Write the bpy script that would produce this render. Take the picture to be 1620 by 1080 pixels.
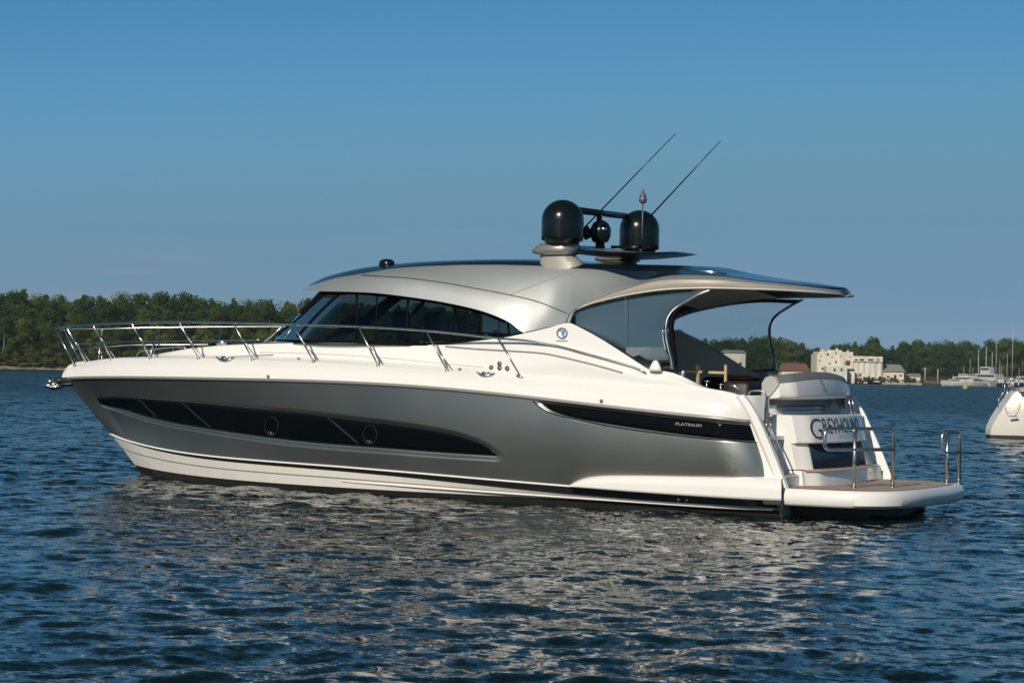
import bpy, bmesh, math, random
import numpy as np
from mathutils import Vector, Matrix
from mathutils.bvhtree import BVHTree
R=math.radians
S=bpy.context.scene
for o in list(bpy.data.objects): bpy.data.objects.remove(o)
# ------------------------------------------------ camera
FPX=3600.; TH=R(28); PITCH=R(.707); ROLL=R(1.23); CAM=Vector((12.77,-35.1,2.1))
d0=Vector((-math.sin(TH),math.cos(TH),0)); r0=Vector((math.cos(TH),math.sin(TH),0)); z0=Vector((0,0,1))
fw=d0*math.cos(PITCH)+z0*math.sin(PITCH); u_=-d0*math.sin(PITCH)+z0*math.cos(PITCH)
rt=r0*math.cos(ROLL)+u_*math.sin(ROLL); up=-r0*math.sin(ROLL)+u_*math.cos(ROLL)
cd=bpy.data.cameras.new('camera'); cam=bpy.data.objects.new('camera',cd); S.collection.objects.link(cam)
cd.sensor_width=36; cd.lens=36*FPX/1620; cd.clip_start=.5; cd.clip_end=12000
m=Matrix((rt,up,-fw)).transposed().to_4x4(); m.translation=CAM; cam.matrix_world=m; S.camera=cam
# ------------------------------------------------ sky and sun
SUN_EL=R(29); SUN=Vector((.03,-.80,0)).normalized()*math.cos(SUN_EL)+z0*math.sin(SUN_EL)
W=bpy.data.worlds.new('World'); S.world=W; W.use_nodes=True; nt=W.node_tree; nt.nodes.clear()
sk=nt.nodes.new('ShaderNodeTexSky'); sk.sky_type='NISHITA'; sk.sun_disc=False; sk.sun_elevation=SUN_EL
sk.sun_rotation=math.atan2(SUN.x,SUN.y); sk.air_density=.5; sk.dust_density=0; sk.ozone_density=6.0; sk.altitude=0
sep=nt.nodes.new('ShaderNodeSeparateColor'); com=nt.nodes.new('ShaderNodeCombineColor')
CV=[[(0,0),(.03,.026),(.1,.060),(.127,.086),(.175,.130),(.266,.152),(.42,.185),(1,.36)],[(0,0),(.12,.135),(.209,.222),(.258,.272),(.342,.320),(.468,.305),(.61,.315),(1,.42)],[(0,0),(.30,.25),(.445,.415),(.521,.475),(.623,.520),(.73,.47),(.80,.44),(1,.5)]]
for i in range(3):   # film response of the hazy blue: flatter towards the horizon
    a_=nt.nodes.new('ShaderNodeMath'); a_.operation='MULTIPLY'; a_.inputs[1].default_value=.085; p_=nt.nodes.new('ShaderNodeFloatCurve')
    cu_=p_.mapping.curves[0]
    for (x_,y_) in CV[i][1:-1]: cu_.points.new(x_,y_)
    cu_.points[0].location=CV[i][0]; cu_.points[len(cu_.points)-1].location=CV[i][-1]; p_.mapping.update()
    m_=nt.nodes.new('ShaderNodeMath'); m_.operation='MULTIPLY'; m_.inputs[1].default_value=1/.085
    nt.links.new(sep.outputs[i],a_.inputs[0]); nt.links.new(a_.outputs[0],p_.inputs['Value']); nt.links.new(p_.outputs[0],m_.inputs[0]); nt.links.new(m_.outputs[0],com.inputs[i])
# faint banks of thin cloud low over the horizon
tcw=nt.nodes.new('ShaderNodeTexCoord'); mpw=nt.nodes.new('ShaderNodeMapping'); mpw.inputs['Scale'].default_value=(5,5,60); nt.links.new(tcw.outputs['Generated'],mpw.inputs[0])
nw=nt.nodes.new('ShaderNodeTexNoise'); nw.inputs['Scale'].default_value=1.6; nw.inputs['Detail'].default_value=6; nt.links.new(mpw.outputs[0],nw.inputs[0])
sw=nt.nodes.new('ShaderNodeSeparateXYZ'); nt.links.new(tcw.outputs['Generated'],sw.inputs[0])
mw=nt.nodes.new('ShaderNodeMapRange'); mw.interpolation_type='SMOOTHSTEP'; mw.inputs[1].default_value=.075; mw.inputs[2].default_value=.02; mw.inputs[3].default_value=0; mw.inputs[4].default_value=1; nt.links.new(sw.outputs[2],mw.inputs[0])
rw=nt.nodes.new('ShaderNodeMapRange'); rw.interpolation_type='SMOOTHSTEP'; rw.inputs[1].default_value=.48; rw.inputs[2].default_value=.75; rw.inputs[4].default_value=.65; nt.links.new(nw.outputs[0],rw.inputs[0])
xw=nt.nodes.new('ShaderNodeMath'); xw.operation='MULTIPLY'; nt.links.new(mw.outputs[0],xw.inputs[0]); nt.links.new(rw.outputs[0],xw.inputs[1])
cw=nt.nodes.new('ShaderNodeMix'); cw.data_type='RGBA'; cw.inputs[7].default_value=(2.9,3.9,5.3,1); nt.links.new(xw.outputs[0],cw.inputs[0]); nt.links.new(com.outputs[0],cw.inputs[6])
bg=nt.nodes.new('ShaderNodeBackground'); bg.inputs[1].default_value=.085; wo=nt.nodes.new('ShaderNodeOutputWorld')
nt.links.new(sk.outputs[0],sep.inputs[0]); nt.links.new(cw.outputs[2],bg.inputs[0]); nt.links.new(bg.outputs[0],wo.inputs[0])
sl=bpy.data.lights.new('sun','SUN'); sl.energy=4.0; sl.angle=R(.5); sl.color=(1,.9,.76)
so=bpy.data.objects.new('sun',sl); S.collection.objects.link(so); so.rotation_euler=SUN.to_track_quat('Z','Y').to_euler()
S.view_settings.view_transform='Standard'; S.view_settings.look='None'; S.view_settings.exposure=0; S.view_settings.gamma=1
# ------------------------------------------------ helpers
def link(o): S.collection.objects.link(o); return o
def tag(o,label=None,cat=None,group=None,kind=None):
    for k,v in (('label',label),('category',cat),('group',group),('kind',kind)):
        if v: o[k]=v
    return o
def thing(name,loc,label,cat,group=None):
    o=bpy.data.objects.new(name,None); o.empty_display_size=.3; o.location=loc; link(o); return tag(o,label,cat,group)
def org(p):
    v=Vector((0,0,0))
    while p is not None: v=v+Vector(p.location); p=p.parent
    return v
def mk(name,V,Fc,mat,parent=None,smooth=True,label=None):
    L=org(parent)
    me=bpy.data.meshes.new(name); me.from_pydata([tuple(Vector(v)-L) for v in V],[],[tuple(f) for f in Fc]); me.validate()
    bm=bmesh.new(); bm.from_mesh(me); bmesh.ops.recalc_face_normals(bm,faces=bm.faces); bm.to_mesh(me); bm.free()
    for p in me.polygons: p.use_smooth=smooth
    o=bpy.data.objects.new(name,me); link(o)
    if mat: me.materials.append(mat)
    if parent: o.parent=parent
    if label: o['label']=label
    return o
class MB:
    def __init__(s): s.V=[];s.F=[]
    def add(s,V,Fc):
        b=len(s.V); s.V+= [Vector(v) for v in V]; s.F+=[tuple(i+b for i in f) for f in Fc]; return s
    def box(s,c,sz,rz=0,bev=0):
        c=Vector(c); h=Vector(sz)/2; M=Matrix.Rotation(rz,3,'Z')
        if bev<=0:
            V=[c+M@Vector((x*h.x,y*h.y,z*h.z)) for z in (-1,1) for y in (-1,1) for x in (-1,1)]
            return s.add(V,[(0,2,3,1),(4,5,7,6),(0,1,5,4),(2,6,7,3),(0,4,6,2),(1,3,7,5)])
        bm=bmesh.new(); bmesh.ops.create_cube(bm,size=1); bmesh.ops.scale(bm,vec=sz,verts=bm.verts)
        bmesh.ops.bevel(bm,geom=bm.edges[:],offset=bev,segments=2,affect='EDGES',profile=.5)
        bm.verts.index_update(); s.add([c+M@v.co for v in bm.verts],[[v.index for v in f.verts] for f in bm.faces]); bm.free(); return s
    def tube(s,pts,r,n=8,caps=True,sy=1):
        pts=[Vector(p) for p in pts]; N=len(pts); rings=[]
        rr=r if isinstance(r,(list,tuple)) else [r]*N
        ref=None
        for i,p in enumerate(pts):
            t=(pts[min(i+1,N-1)]-pts[max(i-1,0)]).normalized()
            if ref is None: ref=Vector((0,1,0)) if abs(t.y)<.9 else Vector((0,0,1))
            a=t.cross(ref).normalized(); b=a.cross(t).normalized(); ref=b
            rings.append([p+a*rr[i]*math.cos(k*2*math.pi/n)+b*rr[i]*sy*math.sin(k*2*math.pi/n) for k in range(n)])
        V=[v for q in rings for v in q]; Fc=[]
        for i in range(N-1):
            for k in range(n): Fc.append((i*n+k,i*n+(k+1)%n,(i+1)*n+(k+1)%n,(i+1)*n+k))
        if caps: Fc.append(tuple(range(n-1,-1,-1))); Fc.append(tuple((N-1)*n+k for k in range(n)))
        return s.add(V,Fc)
    def lathe(s,c,prof,n=24,sx=1,sy=1):
        c=Vector(c); V=[];Fc=[]
        for r,z in prof:
            for k in range(n): a=k*2*math.pi/n; V.append(c+Vector((r*math.cos(a)*sx,r*math.sin(a)*sy,z)))
        for i in range(len(prof)-1):
            for k in range(n): Fc.append((i*n+k,i*n+(k+1)%n,(i+1)*n+(k+1)%n,(i+1)*n+k))
        Fc.append(tuple(range(n-1,-1,-1))); Fc.append(tuple((len(prof)-1)*n+k for k in range(n)))
        return s.add(V,Fc)
    def grid(s,rows,flip=False,mirror=False):
        n=len(rows[0]); V=[v for q in rows for v in q]; Fc=[(i*n+k,i*n+k+1,(i+1)*n+k+1,(i+1)*n+k) for i in range(len(rows)-1) for k in range(n-1)]
        s.add(V,Fc)
        if mirror: s.add([Vector((v[0],-v[1],v[2])) for v in V],[f[::-1] for f in Fc])
        return s
    def build(s,name,mat,parent=None,smooth=True,label=None,weld=0):
        o=mk(name,s.V,s.F,mat,parent,smooth,label)
        if weld:
            bm=bmesh.new(); bm.from_mesh(o.data); bmesh.ops.remove_doubles(bm,verts=bm.verts,dist=weld); bmesh.ops.recalc_face_normals(bm,faces=bm.faces)
            for f in bm.faces: f.smooth=smooth
            bm.to_mesh(o.data); bm.free()
        return o
def solid(o,t,off=-1):
    md=o.modifiers.new('thickness','SOLIDIFY'); md.thickness=t; md.offset=off; return o
def sharp(o,a=35):
    md=o.modifiers.new('edges','EDGE_SPLIT'); md.split_angle=R(a); return o
def bev(o,w=.01,seg=2):
    md=o.modifiers.new('bevel','BEVEL'); md.width=w; md.segments=seg; md.limit_method='ANGLE'; md.angle_limit=R(40)
    return o
def ray(px,py): return (fw+rt*((px-810)/FPX)+up*((540-py)/FPX))
def P(px,py,y):
    """point on the sight line at lateral position y (number, or half breadth function b(X,z) on the port side)"""
    v=ray(px,py)
    if not callable(y): return CAM+v*((y-CAM.y)/v.y)
    f=lambda t: (CAM+v*t).y+y((CAM+v*t).x,(CAM+v*t).z)
    t=25.; 
    while f(t)<0 and t<60: t+=.05
    a,b=t-.05,t
    for _ in range(25):
        c=(a+b)/2
        if f(c)<0: a=c
        else: b=c
    return CAM+v*b
def ground(px,depth,z=0):
    p=CAM+r0*((px-810)/FPX*depth)+d0*depth; p.z=z; return p
def cat(pts,n):
    pts=[Vector(p) for p in pts]; L=[0]
    for a,b in zip(pts,pts[1:]): L.append(L[-1]+max((b-a).length,1e-6))
    out=[]; N=len(pts)
    for k in range(n):
        s=L[-1]*k/(n-1); i=0
        while i<N-2 and L[i+1]<s: i+=1
        t=(s-L[i])/(L[i+1]-L[i]); p0=pts[max(i-1,0)];p1=pts[i];p2=pts[i+1];p3=pts[min(i+2,N-1)]
        l0=(L[i]-L[i-1]) if i>0 else (L[i+1]-L[i]); l1=L[i+1]-L[i]; l2=(L[i+2]-L[i+1]) if i<N-2 else l1
        m1=((p1-p0)/l0*l1+(p2-p1))*.5 if i>0 else (p2-p1); m2=((p3-p2)/l2*l1+(p2-p1))*.5 if i<N-2 else (p2-p1)
        out.append(p1*(2*t**3-3*t*t+1)+m1*(t**3-2*t*t+t)+p2*(-2*t**3+3*t*t)+m2*(t**3-t*t))
    return out
def cat2(pts,n): return [(v.x,v.y) for v in cat([(x,y,0) for x,y in pts],n)]
def catidx(rows,n):
    """smooth interpolation by index of a list of point rows"""
    N=len(rows); out=[]
    for k in range(n):
        s=(N-1)*k/(n-1); i=min(int(s),N-2); t=s-i
        q=[]
        for j in range(len(rows[0])):
            p0=rows[max(i-1,0)][j];p1=rows[i][j];p2=rows[i+1][j];p3=rows[min(i+2,N-1)][j]
            m1=(p2-p0)*.5 if i>0 else (p2-p1); m2=(p3-p1)*.5 if i<N-2 else p2-p1
            q.append(p1*(2*t**3-3*t*t+1)+m1*(t**3-2*t*t+t)+p2*(-2*t**3+3*t*t)+m2*(t**3-t*t))
        out.append(q)
    return out
def mir(v): return Vector((v[0],-v[1],v[2]))
def bvh(o):
    L=org(o.parent) 
    return BVHTree.FromPolygons([v.co+L for v in o.data.vertices],[tuple(p.vertices) for p in o.data.polygons])
def hit(px,py,tree,off=.004):
    v=ray(px,py).normalized(); loc,n,i,dd=tree.ray_cast(CAM,v,200)
    if loc is None:
        best=None
        for k in range(1,40):
            for dx,dy in ((0,1),(0,-1),(1,0),(-1,0)):
                loc,n,i,dd=tree.ray_cast(CAM,ray(px+dx*k*.5,py+dy*k*.5).normalized(),200)
                if loc is not None: best=1;break
            if best: break
        if loc is None: return None
    if n.dot(v)>0: n=-n
    return loc+n*off
def panel(name,top,bot,tree,mat,parent,off=.006,n=60,m=6,thick=.006,mirror=True,label=None):
    a=cat2(top,n); b=cat2(bot,n); rows=[]
    for k in range(m):
        f=k/(m-1); rows.append([hit(a[i][0]*(1-f)+b[i][0]*f,a[i][1]*(1-f)+b[i][1]*f,tree,off(a[i][0]) if callable(off) else off) for i in range(n)])
    for r in rows:
        for i in range(n):
            if r[i] is None: r[i]=next(q for q in r if q is not None)
    B=MB().grid(rows)
    o=B.build(name,mat,parent,label=label); solid(o,thick,0)
    if mirror:
        o2=mk(name,[mir(v) for v in B.V],B.F,mat,parent,label=None); solid(o2,thick,0)
    return o
def sep(o):
    # one object per side of the boat instead of one mesh with two separate pieces
    c=o.copy(); c.data=o.data.copy(); link(c)
    L=org(o.parent).y
    for ob,sg in ((o,-1),(c,1)):
        bm=bmesh.new(); bm.from_mesh(ob.data); bmesh.ops.delete(bm,geom=[f for f in bm.faces if (f.calc_center_median().y+L)*sg<=0],context='FACES'); bmesh.ops.delete(bm,geom=[v for v in bm.verts if not v.link_faces],context='VERTS'); bm.to_mesh(ob.data); bm.free()
    return o
def strip(name,pts,w,tree,mat,parent,off=.008,n=60,mirror=True):
    c=cat2(pts,n); top=[];bot=[]
    for i,(x,y) in enumerate(c):
        a=c[max(i-1,0)];b=c[min(i+1,n-1)];dx,dy=b[0]-a[0],b[1]-a[1];l=math.hypot(dx,dy) or 1
        top.append((x+dy/l*w/2,y-dx/l*w/2)); bot.append((x-dy/l*w/2,y+dx/l*w/2))
    B=MB().grid([[hit(x,y,tree,off) for x,y in top],[hit(x,y,tree,off) for x,y in bot]])
    o=B.build(name,mat,parent); solid(o,.006,0)
    if mirror: solid(mk(name,[mir(v) for v in B.V],B.F,mat,parent),.006,0)
    return o
# ------------------------------------------------ materials
def pm(name,col,rough=.5,metal=0,spec=.5,coat=0,noise=0,nscale=5,bump=0,bscale=40,stretch=None,emis=None,trans=0,alpha=1):
    M=bpy.data.materials.new(name); M.use_nodes=True; t=M.node_tree; b=t.nodes['Principled BSDF']
    b.inputs['Base Color'].default_value=(*col,1); b.inputs['Roughness'].default_value=rough; b.inputs['Metallic'].default_value=metal
    b.inputs['Specular IOR Level'].default_value=spec; b.inputs['Coat Weight'].default_value=coat
    tc=t.nodes.new('ShaderNodeTexCoord'); mp=t.nodes.new('ShaderNodeMapping'); t.links.new(tc.outputs['Object'],mp.inputs[0])
    if stretch: mp.inputs['Scale'].default_value=stretch
    nz=t.nodes.new('ShaderNodeTexNoise'); nz.inputs['Scale'].default_value=nscale; nz.inputs['Detail'].default_value=5; t.links.new(mp.outputs[0],nz.inputs[0])
    if noise:
        mx=t.nodes.new('ShaderNodeMix'); mx.data_type='RGBA'; mx.inputs[6].default_value=(*[c*(1-noise) for c in col],1); mx.inputs[7].default_value=(*[min(1,c*(1+noise)) for c in col],1)
        t.links.new(nz.outputs[0],mx.inputs[0]); t.links.new(mx.outputs[2],b.inputs['Base Color'])
        mr=t.nodes.new('ShaderNodeMapRange'); mr.inputs[3].default_value=max(0,rough*.8); mr.inputs[4].default_value=min(1,rough*1.25+.02)
        t.links.new(nz.outputs[0],mr.inputs[0]); t.links.new(mr.outputs[0],b.inputs['Roughness'])
    if bump:
        n2=t.nodes.new('ShaderNodeTexNoise'); n2.inputs['Scale'].default_value=bscale; n2.inputs['Detail'].default_value=4; t.links.new(mp.outputs[0],n2.inputs[0])
        bp=t.nodes.new('ShaderNodeBump'); bp.inputs['Strength'].default_value=bump; bp.inputs['Distance'].default_value=.02
        t.links.new(n2.outputs[0],bp.inputs['Height']); t.links.new(bp.outputs[0],b.inputs['Normal'])
    return M
M_hull=pm('silver_hull_paint',(.345,.35,.315),.34,.9,.5,.7,noise=.09,nscale=.6)
M_roof=pm('silver_roof_paint',(.50,.525,.52),.42,.6,.5,.3,noise=.04,nscale=1.)
M_white=pm('white_gelcoat',(.80,.79,.755),.22,0,.5,.3,noise=.02,nscale=2)
M_whiteb=pm('white_bottom_gelcoat',(.84,.82,.76),.25,noise=.05,nscale=3)
M_black=pm('black_gloss',(.003,.004,.005),.06,0,.12)
M_stripe=pm('black_stripe',(.010,.010,.010),.3)
M_anti=pm('dark_antifouling',(.012,.013,.010),.6,noise=.3)
M_steel=pm('stainless_steel',(.60,.60,.57),.24,1,noise=.04,nscale=9)
M_dome=pm('black_dome_plastic',(.004,.008,.010),.22,0,.35,noise=.05)
M_beige=pm('taupe_trim',(.36,.32,.27),.45,.1,noise=.06,nscale=3)
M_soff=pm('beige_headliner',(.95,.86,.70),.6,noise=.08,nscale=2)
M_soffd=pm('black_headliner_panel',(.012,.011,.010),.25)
M_line=pm('taupe_cockpit_lining',(.95,.85,.72),.55,noise=.06,nscale=2)
M_rub=pm('rubber_seal',(.003,.003,.003),.7,0,.1)
M_grey=pm('grey_vinyl',(.16,.165,.17),.5,noise=.1,bump=.15)
M_lgrey=pm('light_grey_vinyl',(.42,.41,.39),.55,noise=.06)
M_sofa=pm('dark_sofa_vinyl',(.013,.015,.018),.45,noise=.2,bump=.2)
M_navy=pm('navy_cushion',(.02,.045,.11),.6,noise=.15)
M_orange=pm('orange_cushion',(.55,.11,.03),.6,noise=.1)
M_teak=pm('teak_deck',(.46,.36,.28),.6,noise=.18,nscale=2,stretch=(1,14,1),bump=.2)
M_wood=pm('pale_wood',(.55,.42,.22),.5,noise=.15,nscale=6)
M_blue=pm('blue_ink',(.10,.16,.30),.5)
M_ink=pm('black_lettering',(.03,.035,.045),.4)
M_pale=pm('pale_grey_lettering',(.50,.51,.50),.5)
M_silver=pm('silver_lettering',(.45,.46,.46),.35,.5)
M_seam=pm('seam_sealant',(.07,.07,.065),.6)
M_groove=pm('grey_groove_trim',(.26,.25,.23),.5)
def glass(name,tint,refl=.04,rough=.02,ior=1.5):
    M=bpy.data.materials.new(name); M.use_nodes=True; t=M.node_tree; t.nodes.clear(); o=t.nodes.new('ShaderNodeOutputMaterial')
    tr=t.nodes.new('ShaderNodeBsdfTransparent'); tr.inputs[0].default_value=(*tint,1); g=t.nodes.new('ShaderNodeBsdfGlossy'); g.inputs['Roughness'].default_value=rough
    fr=t.nodes.new('ShaderNodeFresnel'); fr.inputs[0].default_value=ior; ad=t.nodes.new('ShaderNodeMath'); ad.operation='ADD'; ad.inputs[1].default_value=refl
    t.links.new(fr.outputs[0],ad.inputs[0]); mx=t.nodes.new('ShaderNodeMixShader'); t.links.new(ad.outputs[0],mx.inputs[0]); t.links.new(tr.outputs[0],mx.inputs[1]); t.links.new(g.outputs[0],mx.inputs[2]); t.links.new(mx.outputs[0],o.inputs[0])
    return M
M_glass=glass('tinted_cabin_glass',(.34,.40,.38),.015,.02,1.22)
M_cgl=glass('cockpit_enclosure_glass',(.90,.93,.93),.01)

# ================================================ WATER
RIP1,RIP2,RIP3=1.7,1.5,.8
def water():
    n_r=820; rr=[3.0]
    while rr[-1]<6500:
        r=rr[-1]; k=.02 if r<12 else (.0036 if r<100 else min(.05,.000036*r)); rr.append(r*(1+k))
    rr=np.array(rr)
    yaw=math.atan2(d0.y,d0.x); a=[]; x=-math.pi
    while x<math.pi:
        a.append(x); ax=abs(x); x+= .0013 if ax<.26 else (.004 if ax<.42 else .05)
    a=np.array(a)+yaw; nr,na=len(rr),len(a)
    RR,AA=np.meshgrid(rr,a,indexing='ij'); X=CAM.x+RR*np.cos(AA); Y=CAM.y+RR*np.sin(AA)
    dr=np.gradient(rr)[:,None]*np.ones((1,na)); da=np.abs(np.gradient(a))[None,:]*RR
    sp=np.maximum(dr,da*.8)
    rng=np.random.RandomState(7); Z=np.zeros_like(X); DX=np.zeros_like(X); DY=np.zeros_like(X)
    wind=yaw+R(200)
    NW=110
    for i in range(NW):
        lam=.20*(4.2/.20)**((i+rng.rand()*.8)/NW); k=2*math.pi/lam
        th=wind+rng.randn()*.62; ph=rng.rand()*6.28
        slope=.034 if lam<.5 else (.025 if lam<1.0 else .026*(1/lam)**.9); amp=slope/k
        att=np.clip((lam/(2.6*sp)-.75)/.8,0,1)
        arg=k*(X*math.cos(th)+Y*math.sin(th))+ph; s=np.sin(arg); c=np.cos(arg)
        Z+=amp*att*s; DX-=.8*amp*att*c*math.cos(th)*-1*-1; DY-=.8*amp*att*c*math.sin(th)
    # patchy gusts: calm and rough areas
    g=.85+.3*np.sin(X*.13+1.3*np.sin(Y*.07))*np.sin(Y*.11+1.1*np.sin(X*.05))
    lee=np.exp(-(((X+2)/12.)**2+((Y+12)/12.)**2)**1.5)   # calmer water in the lee of the yacht
    g=g*(1-.50*lee)
    Z*=g; X=X+DX*g*1.0; Y=Y+DY*g*1.0
    V=np.stack([X,Y,Z],-1).reshape(-1,3)
    idx=np.arange(nr*na).reshape(nr,na); nx=np.roll(idx,-1,axis=1)
    Fq=np.stack([idx[:-1],nx[:-1],nx[1:],idx[1:]],-1).reshape(-1,4)
    me=bpy.data.meshes.new('water'); me.vertices.add(len(V)+1); 
    V=np.vstack([V,[CAM.x,CAM.y,0]]); V[:,2]-=.085; me.vertices.foreach_set('co',V.ravel())
    cen=len(V)-1; tris=np.stack([idx[0],np.full(na,cen),nx[0]],-1)
    nl=len(Fq)*4+len(tris)*3; me.loops.add(nl); me.loops.foreach_set('vertex_index',np.concatenate([Fq.ravel(),tris.ravel()]))
    me.polygons.add(len(Fq)+len(tris))
    st=np.concatenate([np.arange(len(Fq))*4,len(Fq)*4+np.arange(len(tris))*3]); me.polygons.foreach_set('loop_start',st)
    me.polygons.foreach_set('use_smooth',np.ones(len(st),bool)); me.update(); me.validate()
    o=bpy.data.objects.new('water',me); link(o); tag(o,kind='structure')
    M=bpy.data.materials.new('harbour_water'); M.use_nodes=True; t=M.node_tree; b=t.nodes['Principled BSDF']
    b.inputs['Base Color'].default_value=(.0025,.010,.012,1); b.inputs['IOR'].default_value=1.333; b.inputs['Roughness'].default_value=.05
    b.inputs['Specular IOR Level'].default_value=.5
    tc=t.nodes.new('ShaderNodeTexCoord')
    ge=t.nodes.new('ShaderNodeNewGeometry'); acc=ge.outputs['Normal']
    # fine ripples as direct slopes, so that they hold at any distance
    for sc,st,amp in ((.9,(1,1,1),RIP1),(3.2,(1,1,1),RIP2),(15.,(1,1,1),RIP3)):
        n=t.nodes.new('ShaderNodeTexNoise'); n.inputs['Scale'].default_value=sc; n.inputs['Detail'].default_value=3; n.inputs['Roughness'].default_value=.55
        t.links.new(tc.outputs['Object'],n.inputs[0])
        sb=t.nodes.new('ShaderNodeVectorMath'); sb.operation='SUBTRACT'; sb.inputs[1].default_value=(.5,.5,.5); t.links.new(n.outputs['Color'],sb.inputs[0])
        ml=t.nodes.new('ShaderNodeVectorMath'); ml.operation='MULTIPLY'; ml.inputs[1].default_value=(amp,amp,0); t.links.new(sb.outputs[0],ml.inputs[0])
        if sc<2:   # the large ripples are real waves near the camera: use them only where the mesh is too coarse to hold them
            ln_=t.nodes.new('ShaderNodeVectorMath'); ln_.operation='DISTANCE'; ln_.inputs[1].default_value=tuple(CAM); t.links.new(tc.outputs['Object'],ln_.inputs[0])
            mr=t.nodes.new('ShaderNodeMapRange'); mr.inputs[1].default_value=38; mr.inputs[2].default_value=110; t.links.new(ln_.outputs['Value'],mr.inputs[0])
            m3=t.nodes.new('ShaderNodeVectorMath'); m3.operation='SCALE'; t.links.new(ml.outputs[0],m3.inputs[0]); t.links.new(mr.outputs[0],m3.inputs['Scale']); ml=m3
        ad=t.nodes.new('ShaderNodeVectorMath'); ad.operation='ADD'; t.links.new(acc,ad.inputs[0]); t.links.new(ml.outputs[0],ad.inputs[1]); acc=ad.outputs[0]
    # fine ripples calm down in the same lee, roughness grows where waves are smaller than the mesh
    v1=t.nodes.new('ShaderNodeVectorMath'); v1.operation='SUBTRACT'; v1.inputs[1].default_value=(-2,-12,0); t.links.new(tc.outputs['Object'],v1.inputs[0])
    v2=t.nodes.new('ShaderNodeVectorMath'); v2.operation='DIVIDE'; v2.inputs[1].default_value=(12,12,1e6); t.links.new(v1.outputs[0],v2.inputs[0])
    v3=t.nodes.new('ShaderNodeVectorMath'); v3.operation='LENGTH'; t.links.new(v2.outputs[0],v3.inputs[0])
    lm=t.nodes.new('ShaderNodeMapRange'); lm.interpolation_type='SMOOTHSTEP'; lm.inputs[1].default_value=.5; lm.inputs[2].default_value=1.35; lm.inputs[3].default_value=.5; lm.inputs[4].default_value=1.; t.links.new(v3.outputs['Value'],lm.inputs[0])
    v4=t.nodes.new('ShaderNodeVectorMath'); v4.operation='SUBTRACT'; t.links.new(acc,v4.inputs[0]); t.links.new(ge.outputs['Normal'],v4.inputs[1])
    v5=t.nodes.new('ShaderNodeVectorMath'); v5.operation='SCALE'; t.links.new(v4.outputs[0],v5.inputs[0]); t.links.new(lm.outputs[0],v5.inputs['Scale'])
    v6=t.nodes.new('ShaderNodeVectorMath'); v6.operation='ADD'; t.links.new(v5.outputs[0],v6.inputs[0]); t.links.new(ge.outputs['Normal'],v6.inputs[1]); acc=v6.outputs[0]
    ld=t.nodes.new('ShaderNodeVectorMath'); ld.operation='DISTANCE'; ld.inputs[1].default_value=tuple(CAM); t.links.new(tc.outputs['Object'],ld.inputs[0])
    rm=t.nodes.new('ShaderNodeMapRange'); rm.inputs[1].default_value=35; rm.inputs[2].default_value=170; rm.inputs[3].default_value=.07; rm.inputs[4].default_value=.33; t.links.new(ld.outputs['Value'],rm.inputs[0]); t.links.new(rm.outputs[0],b.inputs['Roughness'])
    nn=t.nodes.new('ShaderNodeVectorMath'); nn.operation='NORMALIZE'; t.links.new(acc,nn.inputs[0]); t.links.new(nn.outputs[0],b.inputs['Normal'])
    me.materials.append(M)
water()

# ================================================ LAND
def land():
    pts=[(-1500,478),(-700,476),(-200,474),(0,472),(60,474),(120,472),(300,476),(480,480),(700,500),(850,640),(1000,700),(1160,705),(1300,712),(1400,718),(1445,722),(1500,740),(1600,760),(1700,750),(2300,760),(3200,700)]
    px=cat2(pts,160); prof=[(-6,-1.2),(0,-.02),(2.5,.45),(6,1.0),(14,1.9),(30,3.),(90,5),(300,8),(1500,12)]
    rnd=random.Random(3); rows=[]
    for dx,z in prof:
        row=[]
        for i,(x,dd) in enumerate(px):
            p=ground(x,dd+dx+ (rnd.uniform(-.8,.8) if dx<10 else 0),z*(.9+.2*rnd.random())*(1 if x<800 else .75)); row.append(p)
        rows.append(row)
    M=bpy.data.materials.new('shore_ground'); M.use_nodes=True; t=M.node_tree; b=t.nodes['Principled BSDF']; b.inputs['Roughness'].default_value=.95; b.inputs['Specular IOR Level'].default_value=.1
    tc=t.nodes.new('ShaderNodeTexCoord'); sx=t.nodes.new('ShaderNodeSeparateXYZ'); n=t.nodes.new('ShaderNodeTexNoise'); n.inputs['Scale'].default_value=.4; n.inputs['Detail'].default_value=6
    t.links.new(tc.outputs['Object'],sx.inputs[0]); t.links.new(tc.outputs['Object'],n.inputs[0])
    ma=t.nodes.new('ShaderNodeMath'); ma.operation='MULTIPLY_ADD'; ma.inputs[1].default_value=1.6; t.links.new(n.outputs[0],ma.inputs[0]); t.links.new(sx.outputs[2],ma.inputs[2])
    cr=t.nodes.new('ShaderNodeValToRGB'); cr.color_ramp.elements[0].position=.28; cr.color_ramp.elements[0].color=(.09,.075,.055,1); cr.color_ramp.elements[1].position=.95; cr.color_ramp.elements[1].color=(.05,.07,.025,1)
    e=cr.color_ramp.elements.new(.45); e.color=(.30,.25,.18,1); e=cr.color_ramp.elements.new(.72); e.color=(.22,.19,.12,1)
    dv=t.nodes.new('ShaderNodeMath'); dv.operation='DIVIDE'; dv.inputs[1].default_value=2.4; t.links.new(ma.outputs[0],dv.inputs[0]); t.links.new(dv.outputs[0],cr.inputs[0]); t.links.new(cr.outputs[0],b.inputs['Base Color'])
    o=MB().grid(rows).build('shore',M); tag(o,kind='structure')
    return px
SHORE=land()
def shore_depth(px):
    for a,b in zip(SHORE,SHORE[1:]):
        if a[0]<=px<=b[0]: return a[1]+(b[1]-a[1])*(px-a[0])/(b[0]-a[0]+1e-9)
    return 700

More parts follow.
